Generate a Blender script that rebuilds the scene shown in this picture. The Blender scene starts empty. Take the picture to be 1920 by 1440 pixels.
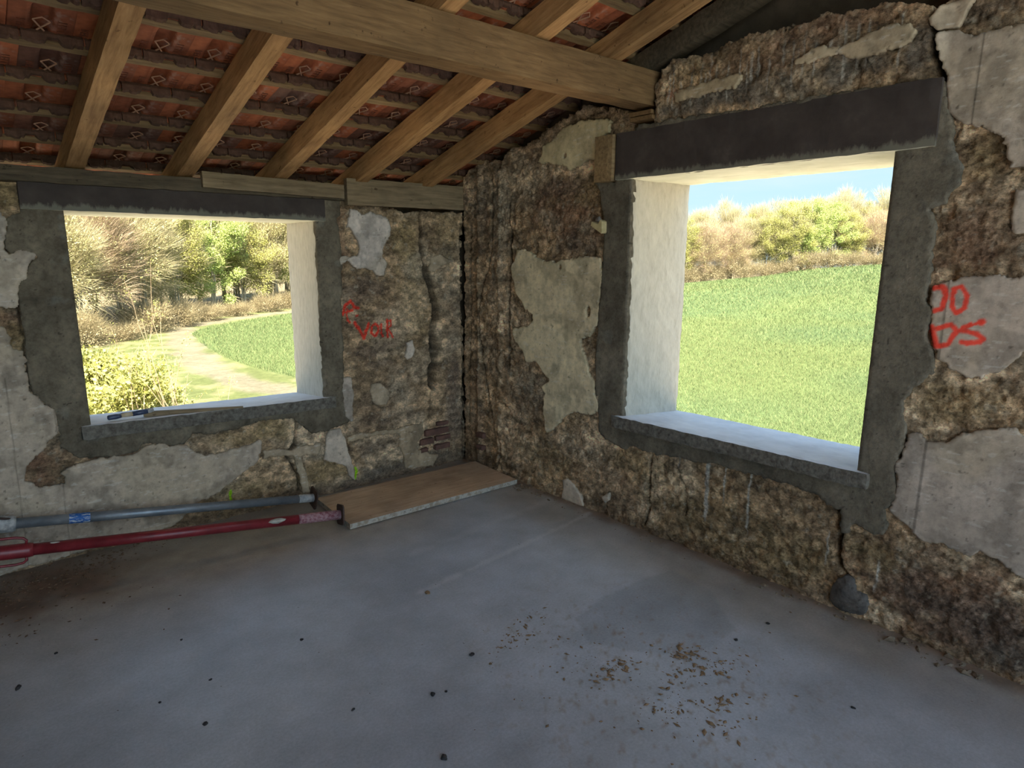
import bpy, bmesh, math, random
import numpy as np
from mathutils import Vector, Matrix, Euler

SC = bpy.context.scene
COL = SC.collection
random.seed(7)
PI = math.pi

# ------------------------------------------------------------------ camera, sky, sun, exposure
CAM_POS = Vector((-2.8958, -3.9122, 1.6))
YAW, PITCH, ROLL, FPX = 0.7133, 0.2001, 0.0063, 1195.39
fw = Vector((math.sin(YAW)*math.cos(PITCH), math.cos(YAW)*math.cos(PITCH), -math.sin(PITCH)))
rt = Vector((math.cos(YAW), -math.sin(YAW), 0)); up = rt.cross(fw)
rt, up = rt*math.cos(ROLL)+up*math.sin(ROLL), up*math.cos(ROLL)-rt*math.sin(ROLL)
cam_data = bpy.data.cameras.new('camera'); cam = bpy.data.objects.new('camera', cam_data); COL.objects.link(cam)
cam.matrix_world = Matrix(((rt.x, up.x, -fw.x, CAM_POS.x), (rt.y, up.y, -fw.y, CAM_POS.y), (rt.z, up.z, -fw.z, CAM_POS.z), (0, 0, 0, 1)))
cam_data.sensor_width = 36; cam_data.lens = FPX*36/1920; cam_data.clip_start = 0.05; cam_data.clip_end = 1500
SC.camera = cam
SC.view_settings.view_transform = 'Standard'; SC.view_settings.look = 'None'
SC.view_settings.gamma = 1; SC.view_settings.use_curve_mapping = False
SC.view_settings.exposure = 1.0

world = bpy.data.worlds.new('sky'); SC.world = world; world.use_nodes = True
wn = world.node_tree; wn.nodes.clear()
w_out = wn.nodes.new('ShaderNodeOutputWorld'); w_bg = wn.nodes.new('ShaderNodeBackground')
w_tc = wn.nodes.new('ShaderNodeTexCoord'); w_sep = wn.nodes.new('ShaderNodeSeparateXYZ')
w_map = wn.nodes.new('ShaderNodeMapping'); w_noise = wn.nodes.new('ShaderNodeTexNoise')
w_ramp = wn.nodes.new('ShaderNodeValToRGB'); w_grad = wn.nodes.new('ShaderNodeValToRGB'); w_mix = wn.nodes.new('ShaderNodeMixRGB')
w_map.inputs['Scale'].default_value = (1.2, 1.2, 7)
w_noise.inputs['Scale'].default_value = 3; w_noise.inputs['Detail'].default_value = 5
wn.links.new(w_tc.outputs['Generated'], w_map.inputs[0]); wn.links.new(w_map.outputs[0], w_noise.inputs[0])
wn.links.new(w_tc.outputs['Generated'], w_sep.inputs[0]); wn.links.new(w_sep.outputs[2], w_grad.inputs[0])
wn.links.new(w_noise.outputs[0], w_ramp.inputs[0])
w_ramp.color_ramp.elements[0].position = .45; w_ramp.color_ramp.elements[1].position = .72
w_ramp.color_ramp.elements[0].color = (0, 0, 0, 1); w_ramp.color_ramp.elements[1].color = (.7, .7, .7, 1)
w_grad.color_ramp.elements[0].position = 0; w_grad.color_ramp.elements[0].color = (.64, .92, 1.0, 1)
w_grad.color_ramp.elements[1].position = .6; w_grad.color_ramp.elements[1].color = (.36, .60, .98, 1)
wn.links.new(w_ramp.outputs[0], w_mix.inputs[0]); wn.links.new(w_grad.outputs[0], w_mix.inputs[1])
w_mix.inputs[2].default_value = (.80, .93, 1, 1)
wn.links.new(w_mix.outputs[0], w_bg.inputs[0])
# sky boosted towards the sun, behind the building, as fill light for the room
w_dot = wn.nodes.new('ShaderNodeVectorMath'); w_dot.operation = 'DOT_PRODUCT'; w_dot.inputs[1].default_value = (-.62, -.55, .56)
w_str = wn.nodes.new('ShaderNodeMapRange'); w_str.inputs['From Min'].default_value = -.35; w_str.inputs['From Max'].default_value = .9
w_str.inputs['To Min'].default_value = .53; w_str.inputs['To Max'].default_value = 1.9
wn.links.new(w_tc.outputs['Generated'], w_dot.inputs[0]); wn.links.new(w_dot.outputs['Value'], w_str.inputs['Value']); wn.links.new(w_str.outputs[0], w_bg.inputs[1])
wn.links.new(w_bg.outputs[0], w_out.inputs[0])

sun_data = bpy.data.lights.new('sun', 'SUN'); sun = bpy.data.objects.new('sun', sun_data); COL.objects.link(sun)
sun_data.energy = 20.0; sun_data.angle = math.radians(0.6); sun_data.color = (1.0, .93, .80)
SUN_DIR = Vector((-0.32, -0.54, 0.78)).normalized()     # towards the sun
sun.rotation_euler = SUN_DIR.to_track_quat('Z', 'Y').to_euler()

# ------------------------------------------------------------------ helpers
def tag(o, label=None, cat=None, group=None, kind=None):
    if label: o['label'] = label
    if cat: o['category'] = cat
    if group: o['group'] = group
    if kind or cat: o['kind'] = kind or 'thing'
    return o

def empty(name, loc=(0, 0, 0), rot=(0, 0, 0)):
    o = bpy.data.objects.new(name, None); COL.objects.link(o); o.location = loc; o.rotation_euler = rot
    o.empty_display_size = .05
    return o

def link(name, me, mat=None, parent=None, smooth=False):
    o = bpy.data.objects.new(name, me); COL.objects.link(o)
    if mat is not None:
        for m in (mat if isinstance(mat, (list, tuple)) else [mat]): me.materials.append(m)
    if parent is not None: o.parent = parent
    if smooth:
        me.polygons.foreach_set('use_smooth', [True]*len(me.polygons))
    return o

def np_mesh(name, V, Fq, C=None, mat_index=None):
    """V (n,3), Fq (m,k) quads or triangles, C (n,3) colour per vertex"""
    me = bpy.data.meshes.new(name); V = np.asarray(V, np.float32); Fq = np.asarray(Fq, np.int32)
    n, (m, k) = len(V), Fq.shape
    me.vertices.add(n); me.vertices.foreach_set('co', V.ravel())
    me.loops.add(m*k); me.loops.foreach_set('vertex_index', Fq.ravel())
    me.polygons.add(m); me.polygons.foreach_set('loop_start', np.arange(0, m*k, k, dtype=np.int32))
    me.polygons.foreach_set('loop_total', np.full(m, k, np.int32))
    if mat_index is not None: me.polygons.foreach_set('material_index', np.asarray(mat_index, np.int32))
    me.update(calc_edges=True)
    if C is not None:
        a = me.color_attributes.new('Col', 'FLOAT_COLOR', 'POINT')
        cc = np.ones((n, 4), np.float32); cc[:, :3] = C; a.data.foreach_set('color', cc.ravel())
    return me

_rng = np.random.RandomState(3)
_T = _rng.rand(16, 256, 256).astype(np.float32)
def vnoise(x, y, seed=0):
    x = np.asarray(x, np.float64); y = np.asarray(y, np.float64)
    ix = np.floor(x).astype(int); iy = np.floor(y).astype(int); fx = x-ix; fy = y-iy
    fx = fx*fx*(3-2*fx); fy = fy*fy*(3-2*fy); t = _T[seed % 16]
    a = t[ix & 255, iy & 255]; b = t[(ix+1) & 255, iy & 255]; c = t[ix & 255, (iy+1) & 255]; d = t[(ix+1) & 255, (iy+1) & 255]
    return (a*(1-fx)+b*fx)*(1-fy)+(c*(1-fx)+d*fx)*fy
def fbm(x, y, f, octv=4, seed=0, gain=.5):
    s = 0; a = 1; tot = 0
    for i in range(octv):
        s = s+a*vnoise(x*f+17.3*i, y*f+9.1*i, seed+i); tot += a; a *= gain; f *= 2.03
    return s/tot
def smooth(a, b, x):
    t = np.clip((x-a)/(b-a), 0, 1); return t*t*(3-2*t)
def seg_dist(S, T, pts, closed):
    P = np.array(pts, float); n = len(P); D = np.full(S.shape, 1e9)
    if n == 1: return np.hypot(S-P[0, 0], T-P[0, 1])
    for i in range(n if closed else n-1):
        a = P[i]; b = P[(i+1) % n]; d = b-a; L = max(d@d, 1e-12)
        u = np.clip(((S-a[0])*d[0]+(T-a[1])*d[1])/L, 0, 1)
        D = np.minimum(D, np.hypot(S-a[0]-u*d[0], T-a[1]-u*d[1]))
    return D
def poly_sd(S, T, pts):
    """signed distance, positive inside"""
    P = np.array(pts, float); n = len(P); ins = np.zeros(S.shape, bool)
    for i in range(n):
        a = P[i]; b = P[(i+1) % n]
        if a[1] == b[1]: continue
        c = ((a[1] > T) != (b[1] > T)) & (S < (b[0]-a[0])*(T-a[1])/(b[1]-a[1])+a[0])
        ins ^= c
    D = seg_dist(S, T, pts, True)
    return np.where(ins, D, -D)

def sheet(name, side, s0, s1, t0, t1, cell, sdf, hfun, cfun, mat, parent=None, skirt=.03):
    """A relief sheet on the left wall (plane y=0, s=x) or the right wall (plane x=0, s=y): height h goes into the room."""
    ns = max(3, int(round((s1-s0)/cell))); nt = max(3, int(round((t1-t0)/cell)))
    s = np.linspace(s0, s1, ns+1); t = np.linspace(t0, t1, nt+1)
    S, T = np.meshgrid(s, t, indexing='ij')
    sd = sdf(S, T)
    # pull the border vertices onto the outline
    gs, gt = np.gradient(sd, s, t); g = np.sqrt(gs**2+gt**2)+1e-6
    near = (np.abs(sd) < .75*cell*np.maximum(g, .5))
    k = np.where(near, sd/(g*g), 0); k = np.clip(k, -.75*cell, .75*cell)
    S2 = S-np.where(near, k*gs, 0); T2 = T-np.where(near, k*gt, 0)
    inside = (sd > 0) | near
    keep = inside[:-1, :-1] & inside[1:, :-1] & inside[1:, 1:] & inside[:-1, 1:]
    keep &= ((sd[:-1, :-1]+sd[1:, :-1]+sd[1:, 1:]+sd[:-1, 1:]) > 0)
    if not keep.any(): return None
    H = hfun(S2, T2, sd); C = cfun(S2, T2, sd, H)
    idx = np.arange(S.size).reshape(S.shape)
    i, j = np.nonzero(keep)
    Fq = np.stack([idx[i, j], idx[i+1, j], idx[i+1, j+1], idx[i, j+1]], 1)
    if side == 'right': Fq = Fq[:, ::-1]
    Sv, Tv, Hv = S2.ravel(), T2.ravel(), H.ravel()
    # border edges -> skirt going back into the wall
    E = np.concatenate([Fq[:, [0, 1]], Fq[:, [1, 2]], Fq[:, [2, 3]], Fq[:, [3, 0]]])
    key = np.sort(E, 1); kk = key[:, 0].astype(np.int64)*S.size+key[:, 1]
    _, inv, cnt = np.unique(kk, return_inverse=True, return_counts=True)
    B = E[cnt[inv] == 1]
    bv = np.unique(B); m = {v: S.size+q for q, v in enumerate(bv)}
    Sv = np.concatenate([Sv, Sv[bv]]); Tv = np.concatenate([Tv, Tv[bv]]); Hv = np.concatenate([Hv, Hv[bv]-skirt])
    C = C.reshape(-1, 3); C = np.concatenate([C, C[bv]*.6])
    mb = np.vectorize(m.get)(B) if len(B) else B
    Fq = np.concatenate([Fq, np.stack([B[:, 1], B[:, 0], mb[:, 0], mb[:, 1]], 1)])
    V = np.stack([Sv, -Hv, Tv], 1) if side == 'left' else np.stack([-Hv, Sv, Tv], 1)
    used = np.unique(Fq); rem = np.full(len(V), -1); rem[used] = np.arange(len(used))
    me = np_mesh(name, V[used], rem[Fq], C[used])
    return link(name, me, mat, parent, smooth=True)

class MB:
    """collects boxes, tubes and so on into one mesh"""
    def __init__(self): self.v = []; self.f = []
    def add(self, vs, fs, M=None):
        o = len(self.v)
        self.v += [tuple(M @ Vector(p)) if M is not None else tuple(p) for p in vs]
        self.f += [tuple(i+o for i in f) for f in fs]
    def box(self, a, b, M=None):
        (x0, y0, z0), (x1, y1, z1) = a, b
        vs = [(x0, y0, z0), (x1, y0, z0), (x1, y1, z0), (x0, y1, z0), (x0, y0, z1), (x1, y0, z1), (x1, y1, z1), (x0, y1, z1)]
        self.add(vs, [(0, 3, 2, 1), (4, 5, 6, 7), (0, 1, 5, 4), (1, 2, 6, 5), (2, 3, 7, 6), (3, 0, 4, 7)], M)
    def prism(self, pts, axis, a, b):
        """polygon of (p,q) pushed from a to b along axis 'x','y' or 'z'"""
        n = len(pts)
        def P(p, q, w): return {'x': (w, p, q), 'y': (p, w, q), 'z': (p, q, w)}[axis]
        vs = [P(p, q, a) for p, q in pts]+[P(p, q, b) for p, q in pts]
        self.add(vs, [tuple(range(n))[::-1], tuple(range(n, 2*n))]+[(i, (i+1) % n, (i+1) % n+n, i+n) for i in range(n)])
    def tube(self, pts, rad, n=10, cap=True):
        pts = [Vector(p) for p in pts]; R = rad if isinstance(rad, (list, tuple)) else [rad]*len(pts)
        o = len(self.v); u = None
        for i, p in enumerate(pts):
            d = (pts[min(i+1, len(pts)-1)]-pts[max(i-1, 0)])
            if d.length < 1e-9: d = Vector((0, 0, 1))
            d.normalize()
            if u is None: u = d.orthogonal().normalized()
            u = (u-d*u.dot(d)).normalized(); w = d.cross(u)
            for k in range(n):
                a = 2*PI*k/n; self.v.append(tuple(p+(u*math.cos(a)+w*math.sin(a))*R[i]))
        for i in range(len(pts)-1):
            for k in range(n):
                a = o+i*n+k; b = o+i*n+(k+1) % n; self.f.append((a, b, b+n, a+n))
        if cap:
            self.f.append(tuple(o+k for k in range(n))[::-1]); self.f.append(tuple(o+(len(pts)-1)*n+k for k in range(n)))
    def build(self, name, mat, parent=None, smooth=False, bevel=0):
        me = bpy.data.meshes.new(name); me.from_pydata(self.v, [], self.f)
        bm = bmesh.new(); bm.from_mesh(me)
        if bevel: bmesh.ops.bevel(bm, geom=list(bm.edges), offset=bevel, segments=2, affect='EDGES', profile=.6)
        bmesh.ops.recalc_face_normals(bm, faces=bm.faces); bm.to_mesh(me); bm.free()
        o = link(name, me, mat, parent, smooth)
        return o

def rough_box(name, a, b, mat, parent=None, cell=.03, amp=.002, M=None, chip=0.0, seed=0, bevel=.004):
    """a block whose faces are finely cut and slightly uneven, edges worn"""
    a = np.array(a, float); b = np.array(b, float); dim = b-a
    bm = bmesh.new(); bmesh.ops.create_cube(bm, size=1)
    for ax in range(3):
        n = int(max(1, round(dim[ax]/cell)))
        for k in range(1, n):
            co = Vector((0, 0, 0)); co[ax] = k/n-.5; no = Vector((0, 0, 0)); no[ax] = 1
            bmesh.ops.bisect_plane(bm, geom=list(bm.verts)+list(bm.edges)+list(bm.faces), plane_co=co, plane_no=no)
    rs = random.Random(seed*77+5)
    for v in bm.verts:
        p = np.array(v.co)
        on = np.abs(np.abs(p)-.5) < 1e-5
        w = (a+b)/2+p*dim
        q = float(fbm(np.array([w[0]*7+w[2]*5+seed]), np.array([w[1]*7+w[2]*3.1]), 3, 3, seed)[0])-.5
        for ax in range(3):
            if on[ax]:
                sg = math.copysign(1, p[ax]); w[ax] += sg*amp*2*q
                if on.sum() >= 2: w[ax] -= sg*(bevel*.6+chip*max(0, rs.random()-.35))
        v.co = Vector(w)
    me = bpy.data.meshes.new(name)
    bmesh.ops.recalc_face_normals(bm, faces=bm.faces)
    bm.to_mesh(me); bm.free()
    if M is not None: me.transform(M)
    o = link(name, me, mat, parent)
    return o

# ------------------------------------------------------------------ materials
def new_mat(name):
    m = bpy.data.materials.new(name); m.use_nodes = True; nt = m.node_tree; nt.nodes.clear()
    o = nt.nodes.new('ShaderNodeOutputMaterial'); b = nt.nodes.new('ShaderNodeBsdfPrincipled'); nt.links.new(b.outputs[0], o.inputs[0])
    return m, nt, b
def N(nt, t, **kw):
    n = nt.nodes.new(t)
    for k, v in kw.items():
        if k in n.inputs: n.inputs[k].default_value = v
        else: setattr(n, k, v)
    return n
def ramp(nt, src, stops):
    r = nt.nodes.new('ShaderNodeValToRGB'); nt.links.new(src, r.inputs[0]); el = r.color_ramp.elements
    while len(el) < len(stops): el.new(.5)
    for e, (p, c) in zip(el, stops):
        e.position = p; e.color = tuple(c)+(1,) if len(c) == 3 else c
    return r.outputs[0]
def mixc(nt, f, a, b, mode='MIX'):
    m = nt.nodes.new('ShaderNodeMixRGB'); m.blend_type = mode
    for i, s in enumerate((f, a, b)):
        if hasattr(s, 'is_linked'): nt.links.new(s, m.inputs[i])
        elif i == 0: m.inputs[0].default_value = s
        else: m.inputs[i].default_value = tuple(s)+(1,)
    return m.outputs[0]
def noise(nt, scale, detail=4, rough=.55, vec=None, dist=0):
    n = N(nt, 'ShaderNodeTexNoise', Scale=scale, Detail=detail, Roughness=rough, Distortion=dist)
    if vec is not None: nt.links.new(vec, n.inputs['Vector'])
    return n.outputs[0]
def coords(nt, scale=(1, 1, 1), out='Object', rot=(0, 0, 0)):
    tc = nt.nodes.new('ShaderNodeTexCoord'); mp = nt.nodes.new('ShaderNodeMapping'); nt.links.new(tc.outputs[out], mp.inputs[0])
    mp.inputs['Scale'].default_value = scale; mp.inputs['Rotation'].default_value = rot
    return mp.outputs[0]
def bump(nt, b, h, strength=.5, dist=.01):
    n = nt.nodes.new('ShaderNodeBump'); n.inputs['Strength'].default_value = strength; n.inputs['Distance'].default_value = dist
    nt.links.new(h, n.inputs['Height']); nt.links.new(n.outputs[0], b.inputs['Normal'])
def col_mat(name, grain, contrast, bscale, bstr, bdist, rough=.95, aniso=(1, 1, 1), spec=.2, dark=.45):
    """colour from the vertex colours, broken up by fine grain, with matching relief"""
    m, nt, b = new_mat(name)
    at = nt.nodes.new('ShaderNodeVertexColor'); at.layer_name = 'Col'
    v = coords(nt, aniso)
    n1 = noise(nt, grain, 6, .7, v); n2 = noise(nt, grain*.22, 4, .6, v)
    f = ramp(nt, n1, [(.32, (1-contrast*dark*1.3,)*3), (.5, (1, 1, 1)), (.72, (1+contrast*.55,)*3)])
    g = ramp(nt, n2, [(.3, (1-contrast*.35,)*3), (.7, (1+contrast*.3,)*3)])
    c = mixc(nt, 1, at.outputs[0], f, 'MULTIPLY'); c = mixc(nt, 1, c, g, 'MULTIPLY')
    nt.links.new(c, b.inputs['Base Color']); b.inputs['Roughness'].default_value = rough
    b.inputs['Specular IOR Level'].default_value = spec
    bump(nt, b, noise(nt, bscale, 6, .7, v), bstr, bdist)
    return m
M = {}
M['earth'] = col_mat('rammed_earth', 70, 1.0, 60, 1.0, .016, aniso=(1, 1, 1.35))
M['plaster'] = col_mat('old_lime_plaster', 30, .34, 70, .5, .004, dark=.6)
M['cement'] = col_mat('dark_cement_render', 42, .55, 75, .9, .006)
def simple(name, stops, scale, detail=5, rough=.8, bstr=.3, bdist=.004, bscale=None, sc=(1, 1, 1), spec=.3, metal=0, out='Object'):
    m, nt, b = new_mat(name); v = coords(nt, sc, out)
    nt.links.new(ramp(nt, noise(nt, scale, detail, .62, v), stops), b.inputs['Base Color'])
    b.inputs['Roughness'].default_value = rough; b.inputs['Specular IOR Level'].default_value = spec; b.inputs['Metallic'].default_value = metal
    bump(nt, b, noise(nt, bscale or scale*2, 5, .6, v), bstr, bdist)
    return m
def wood(name, c0, c1, c2, along=(1, 14, 14), scale=5, rough=.8):
    m, nt, b = new_mat(name); v = coords(nt, along)
    n1 = noise(nt, scale, 6, .65, v, .4); v2 = coords(nt, (1, 1, 1)); n2 = noise(nt, 2.3, 4, .6, v2)
    c = ramp(nt, n1, [(.3, c0), (.52, c1), (.75, c2)])
    c = mixc(nt, 1, c, ramp(nt, n2, [(.3, (.62, .62, .62)), (.65, (1.08, 1.08, 1.08))]), 'MULTIPLY')
    sp = ramp(nt, noise(nt, 26, 3, .6, v2), [(.66, (1, 1, 1)), (.74, (.35, .3, .25))])
    c = mixc(nt, 1, c, sp, 'MULTIPLY')
    nt.links.new(c, b.inputs['Base Color']); b.inputs['Roughness'].default_value = rough; b.inputs['Specular IOR Level'].default_value = .25
    bump(nt, b, n1, .5, .004)
    return m
M['rafter'] = wood('sawn_rafter_wood', (.24, .125, .05), (.43, .24, .10), (.55, .33, .15), along=(10, 1, 10))
M['beam'] = wood('purlin_wood', (.125, .070, .030), (.20, .118, .052), (.27, .165, .078), along=(1, 12, 12))
M['lath'] = wood('lath_wood', (.15, .095, .05), (.27, .18, .09), (.36, .25, .13), along=(1, 12, 12))
M['plank'] = wood('weathered_plank_wood', (.15, .11, .065), (.25, .185, .11), (.33, .25, .155), along=(1, 14, 14))
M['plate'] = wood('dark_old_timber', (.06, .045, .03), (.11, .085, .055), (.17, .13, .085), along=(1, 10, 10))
M['board'] = wood('laminated_board_wood', (.46, .32, .21), (.58, .42, .29), (.66, .50, .36), along=(1.2, 9, 9), scale=4, rough=.6)
M['board_edge'] = simple('board_edge_cement_splashed', [(.4, (.30, .25, .19)), (.55, (.48, .45, .40)), (.7, (.14, .11, .08))], 30)
M['concrete'] = simple('pale_cast_concrete', [(.3, (.36, .335, .29)), (.5, (.43, .40, .35)), (.75, (.49, .46, .405))], 26, 9, .85, .7, .003, 60, sc=(1.5, 1.5, .55))
M['sill'] = simple('smooth_sill_concrete', [(.3, (.44, .45, .48)), (.6, (.56, .57, .60))], 6, 6, .6, .2, .002, 60)
M['lintel_in'] = simple('dark_lintel_concrete', [(.3, (.048, .038, .035)), (.6, (.072, .058, .052)), (.8, (.11, .092, .082))], 7, 7, .9, .5, .003, 55)
def lintel_mat(name, zb):
    """dark concrete with pale laitance dried along the lower edge of the casting"""
    m, nt, b = new_mat(name); v = coords(nt); sp = nt.nodes.new('ShaderNodeSeparateXYZ'); nt.links.new(v, sp.inputs[0])
    base = ramp(nt, noise(nt, 7, 7, .62, v), [(.3, (.048, .038, .035)), (.6, (.072, .058, .052)), (.8, (.11, .092, .082))])
    mr = nt.nodes.new('ShaderNodeMapRange'); nt.links.new(sp.outputs[2], mr.inputs[0])
    mr.inputs['From Min'].default_value = zb; mr.inputs['From Max'].default_value = zb+.055; mr.inputs['To Min'].default_value = .62; mr.inputs['To Max'].default_value = 0
    v2 = coords(nt, (30, 30, 9)); ad = nt.nodes.new('ShaderNodeMath'); ad.operation = 'ADD'; nt.links.new(mr.outputs[0], ad.inputs[0]); nt.links.new(noise(nt, 1, 5, .7, v2), ad.inputs[1])
    c = mixc(nt, ramp(nt, ad.outputs[0], [(.72, (0, 0, 0)), (.92, (.8, .8, .8))]), base, (.20, .19, .15))
    nt.links.new(c, b.inputs['Base Color']); b.inputs['Roughness'].default_value = .92; b.inputs['Specular IOR Level'].default_value = .25
    bump(nt, b, noise(nt, 55, 5, .6, v), .5, .003)
    return m
M['lintel_low'] = lintel_mat('low_lintel_concrete', 1.797); M['lintel_tall'] = lintel_mat('tall_lintel_concrete', 2.01)
M['bark_brown'] = simple('sapling_bark', [(.3, (.13, .09, .05)), (.7, (.26, .19, .11))], 8)
M['sill_edge'] = simple('rough_sill_edge_concrete', [(.3, (.075, .064, .052)), (.5, (.15, .135, .115)), (.75, (.24, .22, .19))], 40, 5, .95, .9, .01, 45)
M['soffit'] = simple('boarded_soffit_concrete', [(.3, (.56, .55, .42)), (.6, (.70, .68, .55))], 4, 5, .9, .3, .002, 50, sc=(1, 1, 1))  # lintel undersides paler and yellower, light bounced off the ground put into the colour
M['steel'] = simple('galvanised_steel', [(.3, (.16, .18, .21)), (.55, (.26, .29, .33)), (.75, (.40, .43, .47))], 12, 6, .45, .2, .001, 40, sc=(.6, 1, 1), metal=.55)
M['steel_cement'] = simple('galvanised_steel_with_cement_film', [(.35, (.25, .26, .27)), (.6, (.50, .50, .50))], 40, 6, .8, .4, .002, 60)
M['red'] = simple('red_painted_steel', [(.3, (.13, .012, .018)), (.6, (.22, .022, .030)), (.8, (.30, .05, .06))], 14, 6, .35, .2, .001, 60, spec=.5)
M['red_cement'] = simple('red_paint_under_cement_dust', [(.35, (.20, .06, .08)), (.55, (.36, .20, .22)), (.75, (.46, .37, .38))], 60, 6, .75, .4, .002, 80)
M['rust'] = simple('rusty_plate_steel', [(.3, (.045, .028, .022)), (.6, (.09, .055, .045)), (.8, (.16, .09, .06))], 30, 6, .7, .4, .002, 60)
M['blob'] = simple('dried_mortar', [(.3, (.35, .33, .29)), (.7, (.55, .53, .47))], 40, 5, .95, .8, .006, 40)
M['brick'] = simple('old_brick', [(.3, (.10, .055, .045)), (.6, (.17, .09, .07)), (.8, (.24, .14, .10))], 18, 6, .95, .6, .005, 40)
M['shard'] = simple('yellowish_render_shard', [(.3, (.42, .33, .17)), (.7, (.60, .50, .28))], 30, 5, .9, .4, .003)
M['stone'] = simple('grey_pebble', [(.3, (.14, .12, .11)), (.7, (.32, .29, .27))], 30, 5, .8, .4, .003)
M['clod'] = simple('dried_mud', [(.3, (.16, .10, .055)), (.6, (.30, .20, .115)), (.8, (.42, .30, .18))], 40, 5, .95, .6, .004)
M['earth_clod'] = simple('red_brown_earth_grit', [(.3, (.08, .048, .03)), (.6, (.17, .11, .07)), (.85, (.34, .25, .17))], 60, 5, .95, .6, .004)
M['dark_clod'] = simple('dark_mud_clod', [(.3, (.02, .02, .022)), (.7, (.05, .045, .045))], 60, 4, .9, .6, .003)
M['green'] = simple('neon_marker_paint', [(.3, (.30, .75, .02)), (.7, (.38, .85, .04))], 60)
M['rubble'] = simple('wall_rubble', [(.3, (.12, .085, .055)), (.55, (.22, .17, .12)), (.75, (.34, .29, .23))], 20, 5, .95, .8, .01)

def tile_material():
    m, nt, b = new_mat('clay_roof_tile'); v = coords(nt)
    oi = nt.nodes.new('ShaderNodeObjectInfo')
    base = ramp(nt, oi.outputs['Random'], [(0, (.22, .07, .035)), (.35, (.46, .145, .065)), (.7, (.34, .10, .042)), (.88, (.19, .105, .08)), (1, (.14, .06, .04))])
    n = noise(nt, 9, 5, .6, v); c = mixc(nt, 1, base, ramp(nt, n, [(.3, (.45, .42, .42)), (.6, (1.1, 1.1, 1.1))]), 'MULTIPLY')
    w2 = nt.nodes.new('ShaderNodeTexCoord'); 
    li = ramp(nt, noise(nt, 4, 5, .7, w2.outputs['Object'], .5), [(.60, (0, 0, 0)), (.70, (.55, .55, .55))])
    c = mixc(nt, li, c, (.42, .34, .30))
    nt.links.new(c, b.inputs['Base Color']); b.inputs['Roughness'].default_value = .85; b.inputs['Specular IOR Level'].default_value = .25
    bump(nt, b, noise(nt, 50, 4, .6, v), .3, .003)
    return m
M['tile'] = tile_material()
M['tile_dark'] = simple('dark_tile_clay', [(.3, (.06, .032, .022)), (.6, (.12, .065, .045)), (.8, (.24, .16, .12))], 14, 6, .95, .7, .006, 30)  # hooked lips and remaining roof, darker than the tile bodies
M['tile_rib'] = simple('pale_clay_rib', [(.3, (.40, .22, .14)), (.7, (.52, .31, .21))], 30)
M['letter'] = simple('pressed_letter_clay', [(.3, (.12, .035, .018)), (.7, (.20, .06, .03))], 30)

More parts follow.
